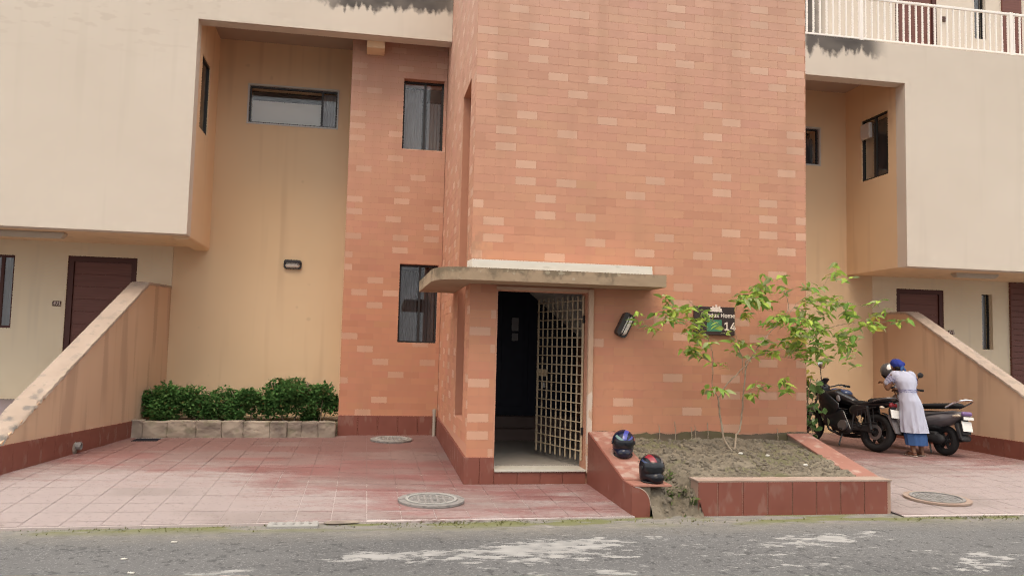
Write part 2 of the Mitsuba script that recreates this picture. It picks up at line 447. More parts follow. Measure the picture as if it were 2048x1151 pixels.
# ------------------------------------------------------------------ ground
def zg(x, y):
    x, y = np.asarray(x, float), np.asarray(y, float)
    base = np.interp(y, [7.4, 9.4, 13.2, 14.4], [-0.045, 0.0, 0.15, 0.17])
    left = np.interp(y, [7.3, 9.5, 13.4, 14.4], [-0.045, 0.10, 0.114, 0.12])
    right = np.interp(y, [7.5, 9.5, 11.5, 14.4], [-0.045, 0.03, 0.06, 0.10])
    lx = np.clip((1.19 - x) / 5.0, 0, 1)
    z = base * (1 - lx) + left * lx
    rx = np.clip((x - 4.0) / 1.5, 0, 1)
    return z * (1 - rx) + right * rx


ROAD = -0.06
road = trimesh.creation.box((80, 46, 0.2)); road.apply_translation((3, -14.6, ROAD - 0.1))
add('road', road, 'asphalt', kind='structure', label='grey asphalt lane with pale cement splashes')
add('ground', tri(B(-45, 55, 8.395, 60, -0.55, -0.3)), 'soil_earth', kind='structure', label='bare earth under the buildings')


def front_y(x):
    return 7.62 + 0.03 * x if x < 2.7 else 7.56


def sheet(x0, x1, nx, y0f, y1, ny, mat, dz, key, label):
    xs = np.linspace(x0, x1, nx)
    V, F = [], []
    for x in xs:
        for y in np.linspace(y0f(x), y1, ny):
            V.append((x, y, float(zg(x, y)) + dz))
    V = np.array(V)
    n = len(V)
    W = V.copy(); W[:, 2] -= 0.25
    for i in range(nx - 1):
        for j in range(ny - 1):
            a = i * ny + j
            F += [(a, a + ny, a + ny + 1), (a, a + ny + 1, a + 1)]
    for i in range(nx - 1):                      # front lip
        a, b = i * ny, (i + 1) * ny
        F += [(a, a + n, b + n), (a, b + n, b)]
    return add(key, trimesh.Trimesh(np.vstack([V, W]), np.array(F), process=False), mat, kind='structure', label=label)


def tiles(parent, x0, x1, y1, size, inside, skip=lambda x, y: False):
    items = []
    ny = int((y1 - 7.2) / size) + 1
    for j in range(ny):
        yb = y1 - (j + 1) * size
        for i in range(int((x1 - x0) / size) + 1):
            xa = x0 + i * size
            g = 0.004
            xa0, xa1 = xa + g, min(xa + size, x1) - g
            if yb > 9.3 and xa < 1.16 < xa1 and x0 < 0: xa1 = 1.162
            ya, yc = max(yb, front_y(xa) + 0.02) + g, yb + size - g
            if yc - ya < 0.05 or xa1 - xa0 < 0.05 or not inside((xa0 + xa1) / 2, (ya + yc) / 2) or skip((xa0 + xa1) / 2, (ya + yc) / 2):
                continue
            items.append((xa0, xa1, ya, yc))
    def size_px(t):
        x, y = (t[0] + t[1]) / 2, (t[2] + t[3]) / 2
        d = 0.984 * y + 0.176 * x
        u = (0.984 * x - 0.176 * y) / d
        return (t[1] - t[0]) * (t[3] - t[2]) / d ** 3 * (1 if abs(u) < 0.66 else 0.01)
    items.sort(key=size_px, reverse=True)
    rest = []
    for k, (xa, xb, ya, yb) in enumerate(items):
        j = rng.uniform(-0.0008, 0.0008)
        P = [(xa, ya), (xb, ya), (xb, yb), (xa, yb)]
        top = [(x, y, float(zg(x, y)) + j + rng.uniform(-0.0005, 0.0005)) for x, y in P]
        bot = [(x, y, float(zg(x, y)) - 0.012) for x, y in P]
        V = np.array(top + bot)
        F = [(0, 1, 2), (0, 2, 3)]
        for a in range(4):
            b = (a + 1) % 4
            F += [(a, a + 4, b + 4), (a, b + 4, b)]
        m = trimesh.Trimesh(V, np.array(F), process=False)
        if k < 300:
            add('tile', m, 'tile_glaze', parent)
        else:
            rest.append(m)
    if rest:
        key = add('tile_field', cat(rest), 'tile_glaze', parent)
        tag(key, kind='stuff')


def left_x(y):
    return -3.27 - 0.108 * (14.4 - y)


def right_x(y):
    return 9.836 + 0.053 * (14.4 - y)


dl = sheet(-5.2, 2.66, 24, front_y, 14.4, 24, 'grout', -0.0055, 'driveway', 'dusty red tiled forecourt left of the entrance')
tiles(dl, -5.1, 2.652, 13.19, 0.323, lambda x, y: x > left_x(y) - 0.1 and not (x > 1.19 and y > 9.4) and not (y > 12.98 and x < -0.4))
drr = sheet(5.5, 12.6, 20, front_y, 14.4, 24, 'grout', -0.0055, 'driveway', 'pale dusty tiled parking bay right of the raised planter')
tiles(drr, 5.502, 12.6, 14.39, 0.323, lambda x, y: x < right_x(y) + 0.12)

# grass and moss in the gutter
gl = []
for k in range(5200):
    x = rng.uniform(-7, 9.5)
    y = front_y(x) - abs(rng.normal(0, 0.10)) - 0.01
    dens = 0.5 + 0.5 * math.sin(x * 1.7) * math.sin(x * 0.63 + 1)
    if rng.random() > 0.06 + 0.8 * dens ** 2 * (0.4 + 0.6 * math.sin(x * 5.3) ** 2) or (2.75 < x < 5.4 and rng.random() < 0.5):
        continue
    h = rng.uniform(0.008, 0.026); a = rng.uniform(0, 6.28); w = rng.uniform(0.004, 0.009)
    dx, dy = math.cos(a) * w, math.sin(a) * w
    lx, ly = rng.normal(0, 0.012, 2)
    c = np.array([[x - dx, y - dy, ROAD], [x + dx, y + dy, ROAD], [x + lx, y + ly, ROAD + h]])
    g = rng.uniform(0.6, 1.2)
    gl.append((c, np.array((0.15, 0.15, 0.06)) * g))
V = np.vstack([c for c, _ in gl]); Cc = np.repeat(np.array([c for _, c in gl]), 3, 0)
add('gutter_grass', trimesh.Trimesh(V, np.arange(len(V)).reshape(-1, 3), process=False), 'leaf_vc', color=Cc, kind='stuff', label='short dry grass and moss along the gutter', cat='grass')

# ------------------------------------------------------------------ bricks
BW, BH = 0.252, 0.101


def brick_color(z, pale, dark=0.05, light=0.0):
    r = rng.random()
    f = min(max((z - 2.2) / 4.0, 0), 1)                 # paler towards the top: haze of the bright sky put into the brick colour
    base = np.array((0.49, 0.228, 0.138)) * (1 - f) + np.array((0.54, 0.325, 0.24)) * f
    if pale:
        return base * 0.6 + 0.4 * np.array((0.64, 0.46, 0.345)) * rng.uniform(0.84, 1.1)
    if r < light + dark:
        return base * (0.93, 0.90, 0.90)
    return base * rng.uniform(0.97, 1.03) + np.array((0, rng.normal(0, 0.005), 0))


def brick_face(u0, u1, z0, z1, holes=(), off=0.0):
    """brick rectangles (polygon, colour) of a running bond on a wall u0..u1, z0..z1"""
    out, pales = [], []
    hp = unary_union([sbox(*h) for h in holes]) if holes else None
    j = 0
    z = z0
    while z < z1 - 0.01:
        u = u0 - (BW / 2 if j % 2 else 0) - off
        while u < u1:
            a, b = max(u + 0.002, u0 + 0.001), min(u + BW - 0.002, u1 - 0.001)
            if b - a > 0.02:
                p = sbox(a, z + 0.002, b, min(z + BH - 0.002, z1))
                pale = rng.random() < 0.24 and not any(abs(a - q[0]) < 0.5 and abs(z - q[1]) < 0.15 for q in pales)
                if pale: pales.append((a, z))
                if hp is not None:
                    p = p.difference(hp)
                for g in getattr(p, 'geoms', [p]):
                    if g.area > 4e-4:
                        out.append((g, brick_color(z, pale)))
            u += BW
        z += BH
        j += 1
    return out


def lay(parent, bricks, place, name='brick', keep=300, dist=None):
    """place(poly)->mesh; the nearest bricks become parts, the rest one part"""
    if dist:
        bricks = sorted(bricks, key=lambda b: dist(b[0]))
    rest, rc = [], []
    for k, (g, c) in enumerate(bricks):
        m = place(g)
        vc = np.tile(c, (len(m.vertices), 1))
        if k < keep:
            add(name, m, 'brick_paint', parent, color=vc)
        else:
            rest.append(m); rc.append(vc)
    if rest:
        key = add(name + '_field', cat(rest), 'brick_paint', parent, color=np.vstack(rc))
        tag(key, kind='stuff')


def quadbox_xz(g, y0, y1):
    a, c, b, d = g.bounds
    if abs(g.area - (b - a) * (d - c)) < 1e-6:
        j = rng.uniform(-0.0004, 0.0004)
        return tri(B(a, b, y0 + j, y1, c, d))
    return extr_xz(g, y0, y1)


# ------------------------------------------------------------------ stair tower
TX0, TX1, TY = 1.19, 5.49, 9.4
tower = thing('stair_tower', 'tall brick stair tower with dark open doorway in the middle', 'building')
shell = B(TX0, TX1, TY, 16.0, -0.3, 7.6) - B(1.46, 4.6, 9.66, 12.95, 0.05, 2.9) - B(1.52, 2.62, 9.3, 9.8, 0.16, 2.262) - B(1.1, 1.40, 9.85, 10.69, 0.68, 4.95)
add('wall', tri(shell), 'mortar', tower)
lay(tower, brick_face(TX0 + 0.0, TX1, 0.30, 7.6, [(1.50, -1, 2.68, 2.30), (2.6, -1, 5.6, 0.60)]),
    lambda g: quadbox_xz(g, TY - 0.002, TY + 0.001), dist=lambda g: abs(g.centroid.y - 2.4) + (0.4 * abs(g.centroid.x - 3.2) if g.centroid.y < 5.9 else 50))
# left flank of the tower, seen end on
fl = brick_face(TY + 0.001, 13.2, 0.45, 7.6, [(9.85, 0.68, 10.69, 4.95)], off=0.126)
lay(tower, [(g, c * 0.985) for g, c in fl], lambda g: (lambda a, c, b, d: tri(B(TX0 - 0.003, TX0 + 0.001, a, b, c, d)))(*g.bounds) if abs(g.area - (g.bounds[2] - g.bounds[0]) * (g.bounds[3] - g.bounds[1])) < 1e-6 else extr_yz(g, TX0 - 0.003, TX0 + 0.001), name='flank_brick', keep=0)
# skirting tiles
def skirt_tile(parent, m, name='skirting_tile'):
    return add(name, m, 'skirting_glaze', parent)
skirt_tile(tower, tri(BB(1.165, 1.345, 9.372, 9.399, float(zg(1.3, 9.4)) - 0.02, 0.302, 0.003)))
skirt_tile(tower, tri(BB(1.349, 1.518, 9.372, 9.399, -0.02, 0.302, 0.003)))
for k in range(4):
    a = 1.522 + k * 0.275
    skirt_tile(tower, tri(BB(a, a + 0.271, 9.372, 9.399, -0.02, 0.132, 0.003)))
for k in range(12):
    a = 9.402 + k * 0.315; b = min(a + 0.311, 13.17)
    zt = lambda y: 0.302 + (y - 9.4) * 0.04
    poly = Polygon([(a, float(zg(1.19, a)) - 0.02), (b, float(zg(1.19, b)) - 0.02), (b, zt(b)), (a, zt(a))])
    skirt_tile(tower, extr_yz(poly, 1.165, 1.1885))
# slot lining
add('niche_panel', tri(B(1.385, 1.40, 9.85, 10.69, 0.681, 4.949)), pr((0.43, 0.20, 0.12), 0.9, 0.1), tower)
# entrance: sill, jambs, lintel lining, inside
add('door_sill', tri(BB(1.522, 2.618, 9.35, 9.70, 0.136, 0.163, 0.004)), 'marble_sill', tower)
add('door_jamb', tri(BB(2.623, 2.685, 9.35, 9.50, 0.12, 2.30, 0.006)), 'jamb_paint', tower)
add('door_lintel', tri(B(1.50, 2.622, 9.375, 9.50, 2.262, 2.30)), 'jamb_paint', tower)
add('lobby_floor', tri(B(1.47, 4.59, 9.70, 12.3, 0.08, 0.168)), 'floor_grey', tower)
add('step', tri(B(1.47, 4.59, 12.3, 12.6, 0.08, 0.335)), 'step_brown', tower)
add('step', tri(B(1.47, 4.59, 12.6, 12.94, 0.08, 0.50)), 'step_brown', tower)
add('lobby_wall', tri(U(B(1.461, 1.485, 9.67, 12.94, 0.17, 2.89), B(4.57, 4.599, 9.67, 12.94, 0.17, 2.89), B(1.49, 4.57, 9.67, 12.94, 2.86, 2.89), B(1.49, 2.07, 12.90, 12.945, 0.5, 2.86))), 'inside_paint', tower)
ld = add('lobby_door', tri(B(2.07, 3.4, 12.90, 12.945, 0.5, 2.86)), 'navy_door', tower)
add('panel', tri(BB(2.16, 2.52, 12.88, 12.899, 0.65, 2.6, 0.006)), 'navy_door', ld)
add('panel', tri(BB(2.60, 2.98, 12.88, 12.899, 0.65, 2.6, 0.006)), 'navy_door', ld)
add('notice', tri(U(B(2.32, 2.43, 12.868, 12.879, 1.86, 2.07), B(2.325, 2.425, 12.868, 12.879, 1.70, 1.82))), 'paper_grey', ld)
add('meter_box', tri(BB(2.30, 2.42, 12.84, 12.899, 2.64, 2.72, 0.005)), 'paper_grey', tower)
fli = Polygon([(2.12, 2.85), (2.30, 2.30), (2.66, 2.02), (3.6, 1.30), (3.9, 1.5), (3.0, 2.85)])
add('stair_soffit', extr_xz(Polygon([(2.25, 2.86), (2.25, 2.68), (2.40, 2.42), (4.2, 0.95), (4.56, 1.1), (4.56, 2.86)]), 10.75, 11.9), 'stain_board', tower)

# canopy over the entrance
cpoly = Polygon([(3.42, 9.399), (3.42, 8.885), (1.12, 8.885), (0.98, 8.90), (0.87, 8.95), (0.79, 9.04), (0.745, 9.17), (0.72, 9.35), (0.695, 11.15), (0.72, 11.22), (1.183, 11.22), (1.183, 9.391)])
cm = extr(cpoly, 0.142); cm.apply_translation((0, 0, 2.322))
cn = add('canopy', cm, 'stained_concrete', tower)
wp = Polygon([(9.391, 2.466), (9.0, 2.466), (8.915, 2.466), (8.93, 2.562), (9.391, 2.585)])
add('upstand', extr_yz(wp, 1.14, 3.26), 'whitewash', cn)

# mud-splashed foot of the wall above the bed
pts = [(2.69, 0.40)] + [(x, 0.60 + 0.02 * math.sin(x * 5) + rng.normal(0, 0.008)) for x in np.linspace(2.69, 5.48, 50)] + [(5.48, 0.40)]
add('wall_foot', extr_xz(Polygon(pts), 9.365, 9.391), 'wall_foot', tower)

# ------------------------------------------------------------------ iron gate (open, swung inwards)
gate = thing('iron_gate', 'cream iron grid gate standing open inside the doorway', 'gate')
H0, H1 = np.array([2.60, 9.53]), np.array([2.262, 10.53])
gd = H1 - H0; gl_ = np.linalg.norm(gd); gd /= gl_
gang = math.degrees(math.atan2(gd[1], gd[0]))
Tg = T().translate([float(H0[0]), float(H0[1]), 0]).rotate([0, 0, 1], gang)
nb = 10
for k in range(nb):
    x = gl_ * k / (nb - 1)
    w = 0.016 if k in (0, nb - 1) else 0.009
    add('upright_bar', tri(BB(x - w, x + w, -0.007, 0.007, 0.245, 2.235, 0.002)), 'gate_paint', gate, to_world=Tg)
for k in range(17):
    z = 0.36 + k * 0.1135
    add('cross_bar', tri(BB(-0.01, gl_ + 0.012, 0.0075, 0.0155, z - 0.006, z + 0.006, 0.0015)), 'gate_paint', gate, to_world=Tg)
add('lock_plate', tri(BB(gl_ - 0.20, gl_ + 0.015, -0.022, -0.0075, 1.22, 1.31, 0.003)), 'gate_paint', gate, to_world=Tg)
add('bolt', tri(BB(gl_ - 0.13, gl_ + 0.07, -0.034, -0.0225, 1.255, 1.278, 0.002)), 'gate_paint', gate, to_world=Tg)
pk = U(B(gl_ - 0.10, gl_ - 0.05, -0.05, -0.024, 1.07, 1.14))
add('padlock', tri(pk), 'steel_trim', gate, to_world=Tg)
for z in (0.55, 1.9):
    add('hinge', tri(BB(-0.03, 0.0, -0.012, 0.012, z, z + 0.09, 0.002)), 'black_metal', gate, to_world=Tg)


# ------------------------------------------------------------------ windows and doors
def window(parent, x0, x1, z0, z1, y, mull=(), trim=0.035, mat='black_metal', back='dark', deep=0.5):
    """a framed window in an opening of a wall that faces -y; y is the plane of the frame"""
    w = numbered(f'{parent}__window')
    fr = B(x0, x1, y, y + 0.05, z0, z1) - B(x0 + trim, x1 - trim, y - 1, y + 1, z0 + trim, z1 - trim)
    for mx in mull:
        fr = fr + B(mx - trim * 0.6, mx + trim * 0.6, y + 0.003, y + 0.047, z0 + trim * 0.5, z1 - trim * 0.5)
    scene[w] = mikit.ply(tri(fr), mat)
    edges = [x0 + trim] + list(mull) + [x1 - trim]
    for a, b in zip(edges[:-1], edges[1:]):
        p = trimesh.Trimesh(np.array([(a, y + 0.025, z0 + trim), (b, y + 0.025, z0 + trim), (b, y + 0.025, z1 - trim), (a, y + 0.025, z1 - trim)]), [[0, 1, 2], [0, 2, 3]], process=False)
        add('pane', p, 'window_glass', w)
    return w


def curtain(parent, x0, x1, z0, z1, y, mat, folds=7, amp=0.009):
    xs = np.linspace(x0, x1, 60)
    ys = y + amp * np.sin(np.linspace(0, folds * 2 * np.pi, 60))
    V = np.array([(x, yy, z) for x, yy in zip(xs, ys) for z in (z0, z1)])
    F = []
    for i in range(59):
        a = 2 * i
        F += [(a, a + 2, a + 3), (a, a + 3, a + 1)]
    return add('curtain', trimesh.Trimesh(V, np.array(F), process=False), mat, parent, smooth=True)


def door(parent, x0, x1, z0, z1, y, planks=11, name='door'):
    d = numbered(f'{parent}__{name}')
    fr = B(x0, x1, y - 0.03, y + 0.04, z0, z1) - B(x0 + 0.09, x1 - 0.09, y - 1, y + 1, z0 - 1, z1 - 0.09)
    scene[d] = mikit.ply(tri(fr), 'brown_frame')
    h = (z1 - 0.09 - z0) / planks
    for k in range(planks):
        add('plank', tri(BB(x0 + 0.095, x1 - 0.095, y, y + 0.03, z0 + k * h + 0.001, z0 + (k + 1) * h - 0.001, 0.002)), 'door_wood', d)
    add('handle', tri(BB(x1 - 0.20, x1 - 0.17, y - 0.04, y - 0.001, z0 + 0.95, z0 + 1.12, 0.006)), 'steel_trim', d)
    return d


# ------------------------------------------------------------------ left wing
WY, RY, ZC = 12.59, 14.4, 3.165
lw = thing('apartment_wing', 'cream apartment wing with recessed balcony bay, left of the brick tower', 'building')
front = U(B(-12, -2.69, WY, WY + 0.26, 3.154, 7.6), B(-2.69, 1.183, WY, WY + 0.26, 6.455, 7.6))
add('front_wall', tri(front), 'cream_paint', lw)
side = B(-12, -2.692, WY + 0.26, RY, 3.16, 7.55) - B(-3.0, -2.5, 13.06, 13.70, 4.91, 6.08)
add('return_wall', tri(side), 'tan_paint', lw)
sb = M.batch_hull([M.cylinder(1.53, 0.06, 0.06, 14).rotate([-90, 0, 0]).translate([-2.75, WY + 0.27, 3.165]), M.cylinder(1.53, 0.06, 0.06, 14).rotate([-90, 0, 0]).translate([-2.9, WY + 0.27, 3.165])])
add('drip_edge', tri(sb), 'tan_paint', lw, smooth=40)
add('bay_ceiling', tri(B(-2.69, 1.183, WY + 0.26, 16, 6.84, 7.2)), 'soffit_paint', lw)
add('cross_beam', tri(B(-0.16, 0.125, WY + 0.262, 13.19, 6.345, 6.838)), 'tan_paint', lw)
bw = B(-3.27, 0.0, RY, RY + 0.35, -0.3, 6.838) - B(-2.165, -0.655, RY - 1, RY + 0.6, 5.395, 6.062)
add('bay_wall', tri(bw), 'tan_paint', lw)
add('dark_room_back', tri(B(-2.3, -0.5, RY + 0.40, RY + 0.45, 5.2, 6.2)), 'dark_void', lw)  # added near-black sheet, its colour gives the shade of the unseen room
pw = B(-12, -3.275, RY + 0.002, RY + 0.30, -0.3, 3.30) - B(-7.2, -5.72, RY - 1, RY + 0.22, 1.71, 2.91) - B(-4.915, -3.835, RY - 1, RY + 0.15, 0.565, 2.935)
add('porch_wall', tri(pw), 'porch_paint', lw)
add('porch_ceiling', tri(B(-12, -2.8, WY + 0.262, RY, 3.10, 3.158)), 'ceiling_paint', lw) if False else None
# high window with steel trim
w = window(lw, -2.165, -0.655, 5.395, 6.062, RY + 0.05, mull=(-0.92,), trim=0.03)
add('trim', tri(B(-2.19, -0.63, RY - 0.012, RY + 0.05, 5.37, 6.087) - B(-2.163, -0.657, RY - 1, RY + 1, 5.397, 6.06)), 'steel_trim', w)
add('pale_reflection', tri(B(-2.13, -0.94, RY + 0.14, RY + 0.15, 5.43, 5.83)), 'board_pale', w)  # flat board whose pale colour stands for a reflection in the panes
curtain(w, -0.93, -0.68, 5.42, 6.03, RY + 0.16, 'curtain_grey', 5, 0.012)
# window in the return wall (seen edge on)
fr = B(-2.76, -2.71, 13.06, 13.70, 4.91, 6.08) - B(-3, -2, 13.10, 13.66, 4.95, 6.04)
w2 = numbered(f'{lw}__window'); scene[w2] = mikit.ply(tri(fr), 'black_metal')
add('pane', tri(B(-2.745, -2.735, 13.10, 13.66, 4.95, 6.04)), 'visor', w2)
# brick part of the bay
bwall = numbered(f'{lw}__brick_wall')
core = B(-0.39, 1.183, 13.2, 14.398, -0.3, 6.838) - B(0.465, 1.14, 13.0, 13.75, 4.815, 6.0) - B(0.50, 1.13, 13.0, 13.75, 1.63, 2.91)
scene[bwall] = mikit.ply(tri(core), 'mortar')
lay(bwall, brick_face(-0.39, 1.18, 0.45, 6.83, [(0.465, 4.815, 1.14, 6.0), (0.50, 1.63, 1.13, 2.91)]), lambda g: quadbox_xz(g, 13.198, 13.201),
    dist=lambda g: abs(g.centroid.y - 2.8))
for (x0, x1, z0, z1, mx, cm_) in ((0.465, 1.14, 4.815, 6.0, 0.83, ('curtain_grey', 'curtain_grey')), (0.50, 1.13, 1.63, 2.91, 0.84, ('curtain_dark', 'curtain_dark'))):
    w = window(lw, x0, x1, z0, z1, 13.34, mull=(mx,), trim=0.03)
    zt = z1 - 0.30 if z0 > 3 else z1 - 0.05
    curtain(w, x0 + 0.03, mx - 0.03, z0 + 0.02, z1 - 0.08, 13.52, cm_[0], 5)
    curtain(w, mx + 0.05, x1 - 0.03, z0 + 0.02, zt, 13.52, cm_[1], 4)
    add('dark_room_sheet', tri(B(x0 - 0.01, x1 + 0.01, 13.70, 13.74, z0 - 0.01, z1 + 0.01)), 'dark_void', w)  # dark sheet behind the curtains, room shade put into its colour
for k in range(5):
    a = -0.392 + k * 0.315; b = min(a + 0.311, 1.16)
    add('skirting_tile', tri(BB(a, b, 13.172, 13.199, 0.10, 0.452, 0.003)), 'skirting_glaze', bwall)
# porch
pf = extr(Polygon([(-12, 10.6), (-3.84, 10.6), (-3.43, RY + 0.0015), (-12, RY + 0.0015)]), 0.265); pf.apply_translation((0, 0, 0.30))
add('porch_floor', pf, 'porch_floor', lw)
door(lw, -4.915, -3.835, 0.565, 2.935, RY + 0.05)
w = window(lw, -7.2, -5.72, 1.71, 2.91, RY + 0.06, mull=(-6.5, -5.92), trim=0.04, mat='brown_frame')
curtain(w, -6.9, -5.76, 1.73, 2.88, RY + 0.17, 'curtain_grey', 14)
add('door_number', tri(BB(-5.105, -4.975, RY - 0.02, RY, 2.09, 2.175, 0.004)), 'plaque_brown', lw)
tm = meshkit.text_mesh('F/1', 0.052, 0.003, True); tm.apply_transform(trimesh.transformations.rotation_matrix(math.pi / 2, (1, 0, 0))); tm.apply_translation((-5.085, RY - 0.021, 2.107))
add('door_number_digits', tm, 'sign_light', lw)
add('ceiling_lamp', tri(M.batch_hull([B(-5.6, -4.55, 13.1, 13.25, 3.13, 3.153), B(-5.55, -4.6, 13.13, 13.22, 3.07, 3.09)])), 'ceiling_paint', lw)

# ------------------------------------------------------------------ right wing
rw = thing('apartment_wing', 'cream apartment wing with white railed balcony, right of the brick tower', 'building')
front = U(B(9.285, 17, WY, WY + 0.26, 3.178, 7.165), B(5.497, 9.285, WY, WY + 0.26, 6.455, 7.165))
add('front_wall', tri(front), 'cream_paint', rw)
side = B(9.287, 17, WY + 0.26, RY, 3.18, 7.0) - B(9.1, 9.6, 13.085, 13.885, 4.93, 6.115)
add('return_wall', tri(side), 'tan_paint', rw)
add('bay_ceiling', tri(B(5.497, 9.285, WY + 0.26, 16, 6.84, 7.0)), 'soffit_paint', rw)
add('balcony_floor', tri(B(5.497, 17, WY + 0.262, 17, 7.005, 7.155)), 'ceiling_paint', rw)
bw = B(5.497, 9.836, RY, RY + 0.35, -0.3, 6.838) - B(7.22, 8.705, RY - 1, RY + 0.6, 5.345, 6.07)
add('bay_wall', tri(bw), 'tan_paint', rw)
add('dark_room_back', tri(B(7.0, 8.9, RY + 0.40, RY + 0.45, 5.2, 6.2)), 'dark_void', rw)  # added near-black sheet for the shade inside the room
w = window(rw, 7.22, 8.705, 5.345, 6.07, RY + 0.05, mull=(8.44,), trim=0.03)
add('trim', tri(B(7.195, 8.73, RY - 0.012, RY + 0.05, 5.32, 6.095) - B(7.222, 8.703, RY - 1, RY + 1, 5.347, 6.068)), 'steel_trim', w)
curtain(w, 7.25, 8.65, 5.38, 5.9, RY + 0.16, 'curtain_dark', 12, 0.012)
# side window in the return wall
fr = B(9.31, 9.36, 13.085, 13.885, 4.93, 6.115) - B(9, 10, 13.115, 13.855, 4.96, 6.085) + B(9.312, 9.358, 13.47, 13.51, 4.95, 6.1)
w = numbered(f'{rw}__window'); scene[w] = mikit.ply(tri(fr), 'black_metal')
for a, b in ((13.115, 13.47), (13.51, 13.855)):
    p = trimesh.Trimesh(np.array([(9.335, a, 4.96), (9.335, b, 4.96), (9.335, b, 6.085), (9.335, a, 6.085)]), [[0, 1, 2], [0, 2, 3]], process=False)
    add('pane', p, 'window_glass', w)
add('dark_room_sheet', tri(B(9.55, 9.58, 13.0, 13.95, 4.9, 6.15)), 'curtain_dark', w)  # dark sheet, the unlit room is painted by its colour
fan = add('exhaust_fan', tri(BB(9.255, 9.33, 13.60, 13.88, 5.74, 6.03, 0.012)), 'stain_board', w)
# porch
pw = B(9.84, 17, RY + 0.002, RY + 0.30, -0.3, 3.30) - B(10.37, 11.43, RY - 1, RY + 0.15, 0.565, 2.955) - B(12.30, 12.545, RY - 1, RY + 0.22, 1.79, 2.91)
add('porch_wall', tri(pw), 'porch_paint', rw)
pf = extr(Polygon([(10.19, 10.6), (17, 10.6), (17, RY + 0.0015), (9.99, RY + 0.0015)]), 0.265); pf.apply_translation((0, 0, 0.30))
add('porch_floor', pf, 'porch_floor', rw)
door(rw, 10.37, 11.43, 0.565, 2.955, RY + 0.05)
w = window(rw, 12.30, 12.545, 1.79, 2.91, RY + 0.10, trim=0.02)
curtain(w, 12.42, 12.54, 1.82, 2.89, RY + 0.19, 'curtain_grey', 2)
for k in range(22):
    add('cladding_plank', tri(BB(12.93, 15.5, RY - 0.05, RY, 0.566 + k * 0.1185, 0.566 + (k + 1) * 0.1185 - 0.004, 0.003)), 'door_wood', rw)
add('door_number', tri(BB(11.51, 11.64, RY - 0.02, RY, 2.07, 2.155, 0.004)), 'plaque_brown', rw)
tm = meshkit.text_mesh('F/2', 0.052, 0.003, True); tm.apply_transform(trimesh.transformations.rotation_matrix(math.pi / 2, (1, 0, 0))); tm.apply_translation((11.522, RY - 0.021, 2.087))
add('door_number_digits', tm, 'sign_light', rw)
add('ceiling_lamp', tri(M.batch_hull([B(10.75, 11.65, 13.2, 13.35, 3.15, 3.178), B(10.8, 11.6, 13.23, 13.32, 3.10, 3.12)])), 'ceiling_paint', rw)
# balcony storey
up = B(7.0, 17, RY, RY + 0.3, 7.156, 10.2) - B(10.42, 11.38, RY - 1, RY + 0.15, 7.156, 9.5) - B(12.26, 12.53, RY - 1, RY + 0.2, 8.25, 9.4)
add('upper_wall', tri(up), 'cream_paint', rw)
door(rw, 10.42, 11.38, 7.156, 9.5, RY + 0.05)
w = window(rw, 12.26, 12.53, 8.25, 9.4, RY + 0.08, trim=0.02)
add('dark_room_sheet', tri(B(12.25, 12.54, RY + 0.17, RY + 0.199, 8.24, 9.41)), 'curtain_dark', w)  # dark sheet close behind the pane, room shade in its colour
add('upper_cladding', tri(B(12.9, 13.36, RY - 0.04, RY, 7.156, 9.6)), 'door_wood', rw)
add('switch_box', tri(BB(11.50, 11.57, RY - 0.03, RY, 8.53, 8.64, 0.004)), 'plaque_brown', rw)
rl = numbered(f'{rw}__balcony_railing')
scene[rl] = mikit.ply(tri(U(BB(5.5, 15, WY + 0.05, WY + 0.09, 7.945, 7.99, 0.004), BB(5.5, 15, WY + 0.05, WY + 0.09, 7.20, 7.235, 0.004))), 'rail_paint')
for k in range(58):
    x = 7.3 + 0.1265 * k
    if x > 14.6: break
    add('baluster', tri(BB(x - 0.014, x + 0.014, WY + 0.056, WY + 0.084, 7.236, 7.944, 0.003)), 'rail_paint', rl)
for x in (8.47, 11.53, 14.6):
    add('post', tri(BB(x - 0.033, x + 0.033, WY + 0.035, WY + 0.105, 7.10, 7.995, 0.004)), 'rail_paint', rl)

